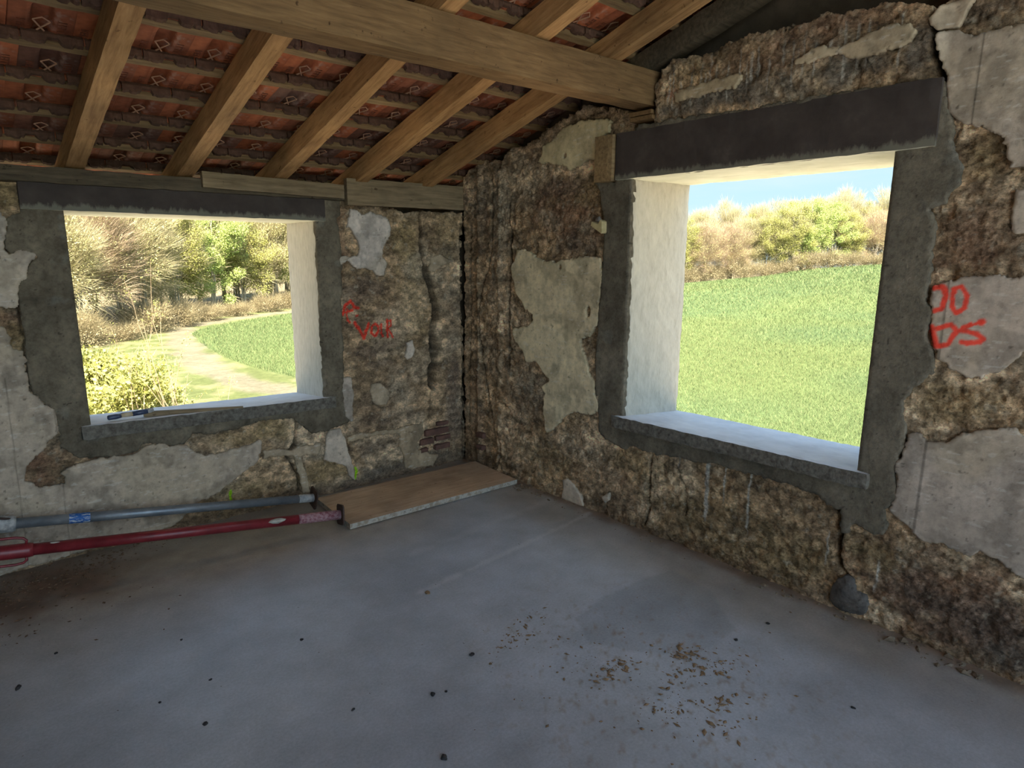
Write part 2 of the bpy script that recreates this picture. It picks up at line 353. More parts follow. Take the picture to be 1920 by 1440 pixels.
# outlines of plaster, cement, cracks and stains on the walls, in metres on the wall planes
PLASTER_LEFT={'a1':[(-2.81,1.782),(-2.695,1.78),(-2.678,1.759),(-2.68,1.71),(-2.682,1.678),(-2.692,1.612),(-2.684,1.587),(-2.642,1.605),(-2.595,1.6),(-2.576,1.58),(-2.606,1.554),(-2.614,1.521),(-2.636,1.478),(-2.67,1.435),(-2.675,1.359),(-2.684,1.331),(-2.749,1.337),(-2.866,1.335)],'a2':[(-2.875,1.261),(-2.76,1.246),(-2.741,1.234),(-2.725,1.191),(-2.735,1.166),(-2.722,1.134),(-2.686,1.125),(-2.682,1.064),(-2.683,0.929),(-2.651,0.89),(-2.632,0.848),(-2.598,0.815),(-2.589,0.758),(-2.594,0.694),(-2.615,0.661),(-2.639,0.645),(-2.666,0.603),(-2.709,0.575),(-2.732,0.543),(-2.749,0.471),(-2.723,0.45),(-2.692,0.42),(-2.584,0.406),(-2.596,0.47),(-2.574,0.497),(-2.526,0.51),(-2.457,0.516),(-2.385,0.522),(-2.276,0.505),(-2.206,0.553),(-2.126,0.55),(-2.079,0.522),(-2.01,0.509),(-1.96,0.454),(-1.901,0.429),(-1.823,0.426),(-1.745,0.447),(-1.65,0.439),(-1.58,0.463),(-1.579,0.394),(-1.613,0.324),(-1.688,0.278),(-1.771,0.228),(-1.889,0.175),(-1.966,0.148),(-2.035,0.092),(-2.103,0.041),(-2.318,0.023),(-2.57,0.022),(-2.909,0.005),(-3.032,0.013)],'a3':[(-1.572,0.392),(-1.479,0.381),(-1.384,0.351),(-1.34,0.368),(-1.194,0.368),(-1.206,0.297),(-1.344,0.303),(-1.447,0.339),(-1.569,0.336)],'a4':[(-1.371,0.323),(-1.333,0.301),(-1.307,0.208),(-1.294,0.112),(-1.287,0.047),(-1.335,0.048),(-1.347,0.143),(-1.366,0.239)],'a5':[(-1.072,0.45),(-1.13,0.445),(-1.159,0.391),(-1.16,0.31),(-1.175,0.246),(-1.127,0.221),(-1.016,0.17),(-1.004,0.098),(-0.957,0.052),(-0.968,0.16),(-0.986,0.221),(-0.999,0.278),(-1.007,0.348),(-1.046,0.438)],'a6':[(-1.009,0.786),(-0.951,0.783),(-0.946,0.709),(-0.937,0.648),(-0.952,0.587),(-0.957,0.486),(-0.969,0.477),(-1.007,0.521),(-1.018,0.597),(-1.025,0.697)],'a7':[(-0.902,1.883),(-0.853,1.875),(-0.827,1.849),(-0.764,1.873),(-0.698,1.855),(-0.63,1.833),(-0.611,1.774),(-0.622,1.718),(-0.665,1.668),(-0.679,1.621),(-0.68,1.575),(-0.649,1.55),(-0.659,1.504),(-0.681,1.461),(-0.714,1.455),(-0.741,1.48),(-0.78,1.491),(-0.881,1.506),(-0.918,1.541),(-0.932,1.558),(-0.866,1.592),(-0.845,1.63),(-0.854,1.678),(-0.89,1.722),(-0.897,1.749),(-0.941,1.761),(-0.923,1.822)],'a8':[(-0.999,1.575),(-0.954,1.585),(-0.916,1.578),(-0.956,1.541),(-0.994,1.534)],'a9':[(-0.506,0.978),(-0.461,1.005),(-0.445,0.934),(-0.465,0.869),(-0.51,0.854),(-0.531,0.876),(-0.512,0.924)],'a10':[(-0.793,0.715),(-0.73,0.718),(-0.673,0.661),(-0.671,0.595),(-0.694,0.556),(-0.762,0.558),(-0.802,0.595),(-0.815,0.669)],'a11':[(-1.018,0.376),(-0.938,0.377),(-0.731,0.37),(-0.583,0.36),(-0.405,0.37),(-0.398,0.278),(-0.437,0.223),(-0.429,0.172),(-0.354,0.128),(-0.263,0.092),(-0.313,0.022),(-0.503,0.034),(-0.566,0.06),(-0.563,0.154),(-0.601,0.223),(-0.584,0.328),(-0.732,0.339),(-0.94,0.343),(-0.996,0.338)],'a12':[(-0.317,1.486),(-0.292,1.576),(-0.218,1.599),(-0.091,1.549),(-0.187,1.523),(-0.267,1.474)]}
PLASTER_RIGHT={'b1':[(-0.806,2.17),(-0.843,2.234),(-0.853,2.261),(-0.933,2.283),(-0.974,2.324),(-1.041,2.355),(-1.154,2.375),(-1.259,2.369),(-1.329,2.356),(-1.373,2.353),(-1.416,2.341),(-1.402,2.312),(-1.396,2.276),(-1.333,2.267),(-1.319,2.213),(-1.315,2.132),(-1.261,2.144),(-1.222,2.15),(-1.189,2.124),(-1.164,2.117),(-1.133,2.117),(-1.09,2.096),(-1.057,2.121),(-1.021,2.14),(-0.936,2.154),(-0.869,2.161)],'b2':[(-0.623,1.634),(-0.666,1.637),(-0.756,1.603),(-0.859,1.566),(-0.986,1.551),(-1.098,1.572),(-1.214,1.586),(-1.359,1.587),(-1.362,1.525),(-1.388,1.504),(-1.368,1.388),(-1.356,1.292),(-1.347,1.196),(-1.294,1.116),(-1.206,1.091),(-1.222,1.043),(-1.269,0.991),(-1.303,0.896),(-1.341,0.835),(-1.353,0.76),(-1.38,0.741),(-1.384,0.654),(-1.328,0.63),(-1.237,0.629),(-1.159,0.611),(-1.064,0.542),(-1.002,0.471),(-0.937,0.42),(-0.909,0.489),(-0.897,0.582),(-0.909,0.695),(-0.867,0.732),(-0.943,0.787),(-0.875,0.849),(-0.822,0.889),(-0.731,0.889),(-0.675,0.956),(-0.591,1.021),(-0.573,1.082),(-0.579,1.094),(-0.727,1.122),(-0.79,1.174),(-0.779,1.209),(-0.709,1.239),(-0.615,1.342),(-0.57,1.448),(-0.558,1.509),(-0.596,1.567)],'b3':[(-2.991,2.414),(-3.05,2.415),(-3.111,2.39),(-3.246,2.391),(-3.346,2.389),(-3.416,1.874),(-3.31,1.91),(-3.27,1.91),(-3.243,2.012),(-3.198,2.041),(-3.166,2.066),(-3.123,2.075),(-3.075,2.106),(-3.052,2.142),(-3.025,2.262),(-3.01,2.329),(-2.993,2.412)],'b3b':[(-2.955,2.468),(-2.993,2.51),(-3.043,2.518),(-3.092,2.514),(-3.054,2.426),(-2.99,2.424)],'b4':[(-3.3,1.835),(-3.319,1.839),(-3.42,1.848),(-3.446,1.661),(-3.339,1.687),(-3.306,1.687),(-3.298,1.765)],'b5':[(-3.077,1.495),(-3.123,1.503),(-3.175,1.52),(-3.249,1.536),(-3.359,1.536),(-3.477,1.535),(-3.507,1.317),(-3.395,1.268),(-3.372,1.232),(-3.336,1.187),(-3.305,1.177),(-3.279,1.153),(-3.24,1.155),(-3.188,1.173),(-3.126,1.211),(-3.106,1.258),(-3.094,1.305),(-3.086,1.424)],'b6':[(-3.062,0.887),(-3.105,0.897),(-3.132,0.864),(-3.202,0.883),(-3.238,0.926),(-3.314,0.955),(-3.368,0.975),(-3.405,0.981),(-3.436,0.957),(-3.561,0.925),(-3.631,0.42),(-3.506,0.431),(-3.476,0.437),(-3.435,0.464),(-3.365,0.475),(-3.339,0.445),(-3.298,0.45),(-3.233,0.465),(-3.169,0.456),(-3.127,0.481),(-3.077,0.512),(-3.033,0.539),(-3.048,0.658),(-3.039,0.736),(-3.065,0.824)],'b7':[(-1.097,0.143),(-1.16,0.157),(-1.219,0.115),(-1.273,0.062),(-1.294,0.01),(-1.223,0.002),(-1.091,0.006),(-1.099,0.08)],'b8':[(-1.438,0.126),(-1.497,0.165),(-1.499,0.116),(-1.466,0.078)],'b9':[(-1.844,2.363),(-1.841,2.407),(-1.949,2.415),(-2.04,2.426),(-2.15,2.427),(-2.224,2.417),(-2.179,2.375),(-2.056,2.37),(-1.98,2.356),(-1.831,2.358)],'b10':[(-2.463,2.424),(-2.56,2.45),(-2.672,2.452),(-2.76,2.466),(-2.85,2.479),(-2.893,2.465),(-2.917,2.429),(-2.908,2.4),(-2.868,2.391),(-2.812,2.382),(-2.698,2.384),(-2.601,2.414),(-2.503,2.411),(-2.465,2.404)],'b11':[(-1.358,0.744),(-1.387,0.772),(-1.43,0.766),(-1.455,0.694),(-1.403,0.702)]}
CEMENT_LEFT=[(-2.579,1.953),(-2.608,1.841),(-2.619,1.779),(-2.673,1.764),(-2.69,1.612),(-2.674,1.592),(-2.572,1.58),(-2.606,1.554),(-2.628,1.491),(-2.67,1.435),(-2.675,1.325),(-2.676,1.222),(-2.676,1.116),(-2.68,1.01),(-2.678,0.915),(-2.628,0.848),(-2.593,0.801),(-2.586,0.721),(-2.594,0.614),(-2.523,0.542),(-2.349,0.514),(-2.256,0.52),(-2.206,0.553),(-2.089,0.531),(-2.01,0.515),(-1.962,0.564),(-1.846,0.549),(-1.736,0.559),(-1.572,0.582),(-1.558,0.586),(-1.373,0.566),(-1.327,0.526),(-1.252,0.449),(-1.145,0.444),(-1.029,0.465),(-0.977,0.478),(-0.992,0.574),(-1.007,0.669),(-1.003,0.742),(-0.997,1.03),(-0.994,1.311),(-0.98,1.585),(-0.998,1.812),(-0.945,1.904),(-0.955,2.067)]
CEMENT_RIGHT=[(-1.3,2.004),(-1.299,2.021),(-1.452,2.004),(-1.454,2.124),(-1.605,2.287),(-2.478,2.265),(-3.006,2.263),(-3.025,2.262),(-3.07,2.094),(-3.089,1.989),(-3.117,1.945),(-3.117,1.878),(-3.081,1.803),(-3.03,1.784),(-3.06,1.726),(-3.061,1.648),(-3.067,1.531),(-3.063,1.432),(-3.092,1.387),(-3.087,1.303),(-3.117,1.223),(-3.121,1.148),(-3.062,1.083),(-3.036,1.02),(-3.047,0.961),(-3.06,0.884),(-3.05,0.813),(-3.03,0.757),(-3.037,0.698),(-3.053,0.65),(-3.066,0.602),(-3.023,0.545),(-3.035,0.476),(-3.021,0.432),(-2.977,0.424),(-2.946,0.429),(-2.907,0.438),(-2.884,0.384),(-2.854,0.381),(-2.832,0.479),(-2.77,0.488),(-2.734,0.524),(-2.579,0.534),(-2.386,0.536),(-2.2,0.53),(-1.943,0.506),(-1.799,0.496),(-1.684,0.497),(-1.649,0.502),(-1.598,0.47),(-1.49,0.481),(-1.393,0.534),(-1.383,0.664),(-1.351,0.803),(-1.342,1.023),(-1.354,1.241),(-1.368,1.388),(-1.381,1.657),(-1.368,1.859),(-1.342,1.971)]
BLOB_RIGHT=[(-2.84,0.11),(-2.865,0.16),(-2.9,0.188),(-2.93,0.182),(-2.945,0.131),(-2.99,0.127),(-3.008,0.091),(-2.989,0.035),(-2.932,0.017),(-2.871,0.018),(-2.837,0.038)]
TOP_LEFT=[(-2.792,1.924),(-2.678,1.926),(-2.609,1.914),(-2.557,1.93),(-2.003,1.958),(-0.962,1.946),(-0.888,1.923),(-0.735,1.918),(-0.574,1.899),(-0.491,1.875),(-0.316,1.897),(-0.009,1.896)]
TOP_RIGHT=[(-0.044,2.171),(-0.152,2.216),(-0.231,2.233),(-0.367,2.227),(-0.396,2.165),(-0.441,2.195),(-0.48,2.25),(-0.545,2.286),(-0.703,2.298),(-0.793,2.316),(-0.831,2.356),(-0.931,2.364),(-0.999,2.401),(-1.088,2.415),(-1.178,2.436),(-1.215,2.448),(-1.37,2.406),(-1.464,2.381),(-1.547,2.352),(-1.562,2.284),(-1.683,2.273),(-1.714,2.324),(-1.707,2.391),(-1.715,2.467),(-1.762,2.51),(-1.799,2.553),(-1.917,2.558),(-2.036,2.557),(-2.147,2.571),(-2.252,2.578),(-2.328,2.578),(-2.401,2.572),(-2.515,2.586),(-2.668,2.568),(-2.827,2.553),(-2.938,2.537),(-2.971,2.483),(-2.99,2.511),(-3.006,2.546)]
CRACK_LEFT=[([(-0.375,1.862),(-0.365,1.746),(-0.368,1.624),(-0.335,1.501)],0.024,0.05),([(-0.335,1.501),(-0.296,1.41),(-0.284,1.333),(-0.254,1.216),(-0.275,1.088),(-0.278,0.958),(-0.272,0.822),(-0.307,0.733),(-0.29,0.651)],0.058,0.09),([(-0.29,0.651),(-0.311,0.552),(-0.32,0.368)],0.006,0.02),([(-1.335,0.556),(-1.36,0.389),(-1.427,0.324),(-1.393,0.266),(-1.358,0.19),(-1.348,0.069)],0.012,0.05),([(-1.021,0.381),(-0.983,0.275),(-0.936,0.153)],0.006,0.02),([(-1.36,0.389),(-1.327,0.285),(-1.307,0.208)],0.006,0.02),([(-0.01,1.82),(-0.008,1.111),(-0.015,0.01)],0.02,0.05),([(-2.692,1.612),(-2.67,1.435),(-2.675,1.325),(-2.676,1.169),(-2.68,1.01),(-2.68,0.916)],0.01,0.03),([(-0.391,0.367),(-0.391,0.194)],0.006,0.015),([(-0.802,0.595),(-0.741,0.547),(-0.674,0.533)],0.006,0.015)]
CRACK_RIGHT=[([(-0.332,2.132),(-0.332,1.59),(-0.233,1.4),(-0.181,1.125),(-0.231,0.812),(-0.275,0.657),(-0.356,0.346),(-0.438,0.076)],0.012,0.04),([(-0.526,1.944),(-0.53,1.447),(-0.521,1.152),(-0.524,0.812)],0.022,0.022),([(-1.785,0.48),(-1.775,0.326),(-1.781,0.163),(-1.769,0.043)],0.008,0.03),([(-1.96,0.455),(-2.008,0.375),(-2.036,0.306),(-2.034,0.196)],0.006,0.02),([(-2.826,0.493),(-2.843,0.377),(-2.845,0.263),(-2.871,0.216),(-2.9,0.188)],0.016,0.05),([(-2.973,2.537),(-2.979,2.426),(-2.992,2.331),(-3.021,2.251)],0.018,0.04),([(-0.388,0.352),(-0.45,0.203),(-0.407,0.026)],0.014,0.04),([(-0.078,1.818),(-0.083,1.117),(-0.06,0.283)],0.01,0.015)]
STROKE_LEFT=[([(-0.988,1.206),(-0.966,1.264),(-0.93,1.291),(-0.894,1.247),(-0.878,1.243)],0.012),([(-0.98,1.216),(-0.91,1.23)],0.01),([(-0.952,1.239),(-0.955,1.169),(-0.937,1.15)],0.008),([(-0.888,1.193),(-0.88,1.193)],0.009),([(-0.906,1.148),(-0.869,1.092),(-0.84,1.035),(-0.817,1.099),(-0.8,1.134)],0.012),([(-0.755,1.131),(-0.78,1.111),(-0.782,1.067),(-0.759,1.047),(-0.729,1.063),(-0.727,1.111),(-0.755,1.131)],0.01),([(-0.706,1.124),(-0.697,1.042)],0.01),([(-0.659,1.151),(-0.655,1.031)],0.011),([(-0.664,1.14),(-0.626,1.145),(-0.631,1.104),(-0.649,1.091)],0.008),([(-0.645,1.09),(-0.613,1.024)],0.007)]
STROKE_RIGHT=[([(-3.09,1.483),(-3.119,1.49),(-3.132,1.456),(-3.124,1.404),(-3.1,1.396)],0.012),([(-3.156,1.482),(-3.179,1.491),(-3.201,1.46),(-3.199,1.413),(-3.172,1.391),(-3.157,1.417),(-3.154,1.463),(-3.16,1.476)],0.01),([(-3.097,1.329),(-3.12,1.259)],0.016),([(-3.117,1.327),(-3.162,1.347),(-3.184,1.326),(-3.16,1.27),(-3.136,1.261)],0.011),([(-3.225,1.352),(-3.203,1.338),(-3.199,1.328),(-3.248,1.32),(-3.27,1.304),(-3.262,1.289),(-3.224,1.281),(-3.205,1.283)],0.011),([(-3.257,1.365),(-3.259,1.363)],0.015),([(-3.225,1.35),(-3.257,1.363)],0.007)]
GREEN_LEFT=[([(-0.945,0.135),(-0.939,0.107),(-0.953,0.067)],0.011),([(-1.776,0.168),(-1.777,0.113)],0.006)]
TONE_LEFT=[(-0.798,1.357,0.248,0.089,0,0.8),(-0.807,1.16,0.293,0.091,0,0.5),(-0.816,0.941,0.252,0.052,0,0.85),(-0.779,0.845,0.212,0.03,0,0.6),(-0.64,0.618,0.271,0.195,0,0.4),(-0.712,0.434,0.316,0.078,0,0.5),(-0.107,0.459,0.093,0.472,0,0.9),(-0.088,1.116,0.08,0.366,2,0.5),(-0.147,1.626,0.086,0.069,2,0.8),(-0.803,0.274,0.219,0.062,0,0.6),(-0.548,0.06,0.604,0.082,2,0.95),(-0.897,0.018,0.309,0.055,2,0.9),(-2.686,0.527,0.113,0.112,1,1.0),(-2.393,0.539,0.152,0.059,1,0.9),(-1.668,0.5,0.233,0.047,4,0.6),(-1.47,0.509,0.104,0.087,4,0.8),(-0.975,1.686,0.052,0.204,1,0.6),(-0.497,1.695,0.109,0.219,4,0.8),(-0.421,1.289,0.136,0.306,4,0.5),(-0.136,1.74,0.12,0.152,4,0.5),(-0.371,1.513,0.184,0.113,3,0.5),(-2.666,1.862,0.044,0.074,4,0.8),(-2.705,1.275,0.052,0.047,1,0.8),(-2.697,1.171,0.042,0.079,4,0.7),(-1.728,0.128,0.201,0.103,4,0.7),(-1.167,0.177,0.158,0.112,4,0.8),(-0.531,0.603,0.137,0.119,3,0.3),(-0.19,1.357,0.096,0.235,3,0.3),(-1.198,0.295,0.155,0.055,3,0.6)]
TONE_RIGHT=[(-1.103,1.85,0.299,0.223,1,0.9),(-1.153,1.69,0.214,0.096,0,0.8),(-1.006,2.013,0.266,0.063,0,0.6),(-1.272,1.964,0.163,0.121,4,0.6),(-0.916,1.825,0.095,0.066,3,0.4),(-1.216,1.767,0.064,0.047,3,0.7),(-0.685,2.103,0.152,0.1,3,0.25),(-0.726,1.169,0.131,0.108,0,0.3),(-0.443,1.878,0.09,0.396,3,0.5),(-0.205,1.925,0.097,0.297,0,0.6),(-0.176,0.392,0.1,0.428,0,0.5),(-0.788,0.738,0.258,0.093,3,0.5),(-0.709,0.574,0.217,0.134,2,0.4),(-1.103,0.395,0.238,0.109,2,0.25),(-1.522,0.186,0.249,0.154,0,0.4),(-2.22,2.342,0.33,0.066,2,0.95),(-1.935,2.316,0.21,0.046,2,0.9),(-2.691,2.353,0.224,0.054,2,0.95),(-2.925,2.345,0.056,0.098,2,0.9),(-2.338,2.467,0.356,0.068,1,0.5),(-2.671,2.538,0.264,0.051,1,0.7),(-1.923,2.479,0.152,0.075,4,0.5),(-1.809,2.405,0.033,0.026,5,0.9),(-3.204,1.625,0.143,0.118,1,0.9),(-3.17,1.762,0.082,0.137,1,0.6),(-3.196,1.948,0.064,0.076,4,0.5),(-3.226,1.037,0.182,0.095,4,0.6),(-3.375,1.185,0.091,0.119,0,0.3),(-3.128,2.478,0.16,0.045,0,0.7),(-2.254,0.163,0.566,0.238,4,0.45),(-1.715,0.374,0.227,0.13,4,0.5),(-3.325,0.241,0.341,0.204,1,1.0),(-3.423,0.17,0.252,0.133,0,0.9),(-3.128,0.276,0.16,0.095,0,0.6),(-2.997,0.324,0.129,0.073,4,0.5),(-2.602,0.174,0.235,0.165,4,0.4),(-0.906,0.197,0.308,0.23,4,0.4),(-3.535,0.089,0.101,0.065,2,0.8)]
FLOOR_PALE=[(-1.384,-1.46),(-0.787,-1.484),(-0.076,-1.423),(-0.082,-1.722),(-0.27,-2.154),(-0.905,-2.142),(-1.099,-2.196),(-1.553,-2.182),(-1.523,-1.888)]
FLOOR_DARK=[(-0.974,-2.141),(-0.744,-2.097),(-0.464,-2.099),(-0.26,-2.147),(-0.288,-2.385),(-0.5,-2.651),(-0.807,-2.639),(-0.978,-2.447),(-1.058,-2.282)]
FLOOR_LINES=[([(-1.378,-1.498),(-0.873,-1.452),(-0.289,-1.4),(-.05,-1.37)],.03,.35),([(-1.2,-1.13),(-.5,-1.08),(-.1,-1.05)],.05,.15)]

# ------------------------------------------------------------------ the two stripped walls
TONES = [(.17, .125, .098), (.25, .14, .09), (.185, .158, .130), (.50, .44, .34), (.36, .26, .13), (.46, .22, .15)]
WIN_L = (-2.448, -1.148, .66, 1.80)      # x0, x1, sill, lintel
WIN_R = (-2.889, -1.576, .65, 2.012)
def low(S, T):
    L = (fbm(S, T, 1.6, 3, 2)-.5)*.02
    # the earth above the tall window stands proud of the rest
    return L+smooth(2.20, 2.32, T)*smooth(-1.66, -1.75, S)*smooth(-3.04, -2.96, S)*(.035+.02*(fbm(S, T, 6, 3, 3)-.5))
def rect_sd(S, T, r, grow=0):
    return np.minimum(np.minimum(S-r[0]+grow, r[1]+grow-S), np.minimum(T-r[2]+grow, r[3]+grow-T))
def groove(S, T, cracks, seed):
    """returns depth and 0..1 mask of the cracks"""
    D = np.zeros(S.shape); K = np.zeros(S.shape)
    jx = (fbm(S, T, 22, 3, seed+4)-.5)*.022; jy = (fbm(S, T, 22, 3, seed+7)-.5)*.022
    for pts, wd, dp in cracks:
        d = seg_dist(S+jx, T+jy, pts, False)-wd*.5*(.55+.9*fbm(S, T, 9, 2, seed+9))
        k = smooth(.004, -.006, d); D = np.maximum(D, k*dp); K = np.maximum(K, k)
        K = np.maximum(K, .35*smooth(.014, 0, d))
    return D, K
def earth_h(side):
    cr = CRACK_LEFT if side == 'left' else CRACK_RIGHT
    def f(S, T, sd):
        H = low(S, T)-.004
        H += (fbm(S, T, 7, 3, 1)-.5)*.020
        n = fbm(S*1.0, T*1.5, 30, 4, 5); H += np.minimum(n-.5, .12)*.026
        H += (fbm(S, T, 85, 2, 8)-.5)*.010
        H -= smooth(.62, .72, fbm(S, T, 14, 3, 11))*.010
        if side == 'right':
            H += .018*np.exp(-((S+.19)/.03)**2)+.012*np.exp(-((S+.42)/.03)**2)
            H += smooth(.12, .0, T)*.02*(fbm(S, T, 9, 3, 6))
        else:
            H -= .012*smooth(.012, -.02, np.abs(np.mod(T*1.0+.02*np.sin(S*5), .105)-.05)-.004)*smooth(-1.15, -1.05, S)*smooth(.95, 1.1, T)*smooth(1.6, 1.5, T)*smooth(-.5, -.6, S)*fbm(S, T, 8, 2, 7)
            H -= .03*smooth(.0, .06, .11-np.hypot((S+2.60)*.7, (T-.46)*1.3))
            H += .025*smooth(-2.69, -2.73, S)*smooth(1.75, 1.80, T)
        D, K = groove(S, T, cr, 0 if side == 'left' else 3)
        return H-D
    return f
def tone_mask(S, T, b):
    cs, ct, rs, r2, k, st = b
    q = np.hypot((S-cs)/rs, (T-ct)/r2)
    q = q+(fbm(S, T, 14, 4, int(abs(cs*31)) % 9)-.5)*1.6
    return smooth(1.35, .35, q)*st*.85
def earth_c(side):
    tn = TONE_LEFT if side == 'left' else TONE_RIGHT
    cr = CRACK_LEFT if side == 'left' else CRACK_RIGHT
    def f(S, T, sd, H):
        a = fbm(S, T, 5, 4, 6)[..., None]; b = fbm(S, T*1.3, 28, 4, 9)[..., None]; c = fbm(S, T, 60, 3, 12)[..., None]
        C = np.array([.48, .335, .205])*(1-smooth(.45, .62, a))+np.array([.64, .48, .32])*smooth(.45, .62, a)
        C = C*(.58+.70*smooth(.28, .72, b))
        bd = fbm(S*2.0, T*11, 1, 4, 4)[..., None]; C = C*(.70+.60*smooth(.3, .7, bd)); fz = fbm(S*.7+T*.3, T*1.2, 16, 4, 2)[..., None]; C = C*(.80+.40*smooth(.3, .7, fz))
        for bl in tn:
            m = tone_mask(S, T, bl)[..., None]
            t = np.array(TONES[bl[4]])*(.6+.8*smooth(.25, .75, .5*b+.5*c)) if bl[4] != 2 else np.array(TONES[2])*(.75+.5*b)
            C = C*(1-m)+t*m
        # pale lime runs and flecks
        fl = smooth(.70, .78, fbm(S, T, 36, 3, 3))[..., None]*.5
        C = C*(1-fl)+np.array([.46, .40, .31])*fl
        if side == 'right':
            run = 0
            for y0, t0, t1, w in ((-2.155, .56, .20, .011), (-1.98, .60, .45, .004), (-2.40, .55, .2, .004), (-2.26, .58, .33, .003), (-3.02, .30, .16, .004), (-2.80, .36, .2, .003)):
                d = np.abs(S-y0-(fbm(S*0, T, 14, 2, 4)-.5)*.03)-w*(.4+1.1*fbm(S, T, 25, 2, 5))
                run = np.maximum(run, smooth(.003, -.002, d)*smooth(t1-.02, t1+.03, T)*smooth(t0+.02, t0-.03, T))
            for q in range(26):
                y0 = -1.8-q*.042-.02*math.sin(q*5.1); t0 = 2.50+.04*math.sin(q*2.3); t1 = 2.36+.05*math.sin(q*3.7)
                d = np.abs(S-y0)-.0035*(.3+1.3*fbm(S, T, 25, 2, 5))
                run = np.maximum(run, .75*smooth(.003, -.002, d)*smooth(t1-.02, t1+.03, T)*smooth(t0+.02, t0-.03, T))
            C = C*(1-run[..., None])+np.array([.56, .53, .47])*run[..., None]
        D, K = groove(S, T, cr, 0 if side == 'left' else 3)
        C = C*(1-.72*K[..., None])
        dust = (smooth(.10, .0, T+(fbm(S, T, 12, 3, 2)-.5)*.08)*.6)[..., None]
        C = C*(1-dust)+np.array([.20, .13, .08])*dust
        return spray(S, T, C, side)
    return f
def spray(S, T, C, side):
    for pts, w in (STROKE_LEFT if side == 'left' else STROKE_RIGHT):
        d = seg_dist(S, T, pts, False)
        m = smooth(w*1.25, w*.45, d+(fbm(S, T, 90, 2, 2)-.5)*.006)[..., None]*.95
        C = C*(1-m)+np.array([.95, .07, .04])*m
    if side == 'left':
        for pts, w in GREEN_LEFT:
            m = smooth(w*1.1, w*.6, seg_dist(S, T, pts, False)+(fbm(S, T, 60, 2, 2)-.5)*.006)[..., None]
            C = C*(1-m)+np.array([.42, .80, .02])*m
    return C
def jag(S, T, amp=.010, seed=0): return (fbm(S, T, 11, 3, seed)-.5)*amp*2+(fbm(S, T, 38, 3, seed+5)-.5)*amp*1.7+(fbm(S, T, 100, 2, seed+9)-.5)*amp*.8

reg_L = [(-3.3, 1.93)]+TOP_LEFT+[(0.01, 1.90), (.01, -.03), (-3.3, -.03)]
reg_R = [(.01, 2.15)]+TOP_RIGHT+[(-3.03, 2.72), (-3.2, 2.98), (-4.2, 3.30), (-4.2, -.03), (.01, -.03)]
wall_left = sheet('wall_left', 'left', -3.3, 0.0, -.02, 1.96, .006,
    lambda S, T: np.minimum(poly_sd(S, T, reg_L)+jag(S, T, .012, 3)*(T > 1.7), -rect_sd(S, T, WIN_L, .02)), earth_h('left'), earth_c('left'), M['earth'])
wall_right = sheet('wall_right', 'right', -4.2, 0.0, -.02, 3.3, .006,
    lambda S, T: np.minimum(poly_sd(S, T, reg_R)+jag(S, T, .02, 3)*(T > 2.1), -rect_sd(S, T, WIN_R, .02)), earth_h('right'), earth_c('right'), M['earth'], skirt=.10)
tag(wall_left, 'stripped earth wall with the low window, cracks and red writing', None, None, 'structure')
tag(wall_right, 'stripped earth wall with the tall window and peeling plaster', None, None, 'structure')

def plaster_h(side, lift, seed):
    def f(S, T, sd):
        n = (fbm(S, T, 26, 3, 4)-.5)*.002+(fbm(S, T, 5, 2, 9)-.5)*.004
        return low(S, T)+lift+n-.004*smooth(.008, 0, sd)
    return f
def plaster_c(side, base, seed):
    def f(S, T, sd, H):
        a = fbm(S, T, 4, 4, seed)[..., None]; b = fbm(S*2.2, T*.7, 12, 4, seed+3)[..., None]; c = fbm(S, T, 50, 3, seed+1)[..., None]
        C = np.array(base)*np.array([1.07, .98, .92])*(.72+.50*a)*(.78+.42*b)
        y = smooth(.45, .70, a); C = C*(1-y*.45)+np.array([.42, .34, .23])*y*.45
        y = smooth(.52, .66, fbm(S, T, 9, 4, seed+8))[..., None]; C = C*(1-y*.28)
        sc = smooth(.70, .76, fbm(S*.35+T*.2, T*1.4, 70, 3, seed+6))[..., None]*.35
        C = C*(1-sc)+np.array([.70, .66, .60])*sc
        pk = smooth(.80, .84, c); C = C*(1-.5*pk)
        e = smooth(.012, .0, sd)[..., None]; C = C*(1-.25*e)+np.array([.30, .23, .15])*.25*e
        if side == 'left':
            for x0, w in ((-2.78, .0020), (-2.60, .0018)):
                k = smooth(.004, .001, np.abs(S-x0-.02*(T-.6)))[..., None]*(T[..., None] < 1.0)*.35
                C = C*(1-k)
        else:
            k = smooth(.005, .0015, np.abs(S+3.135+.0*(T)))[..., None]*.55
            C = C*(1-k)
        return spray(S, T, C, side)
    return f
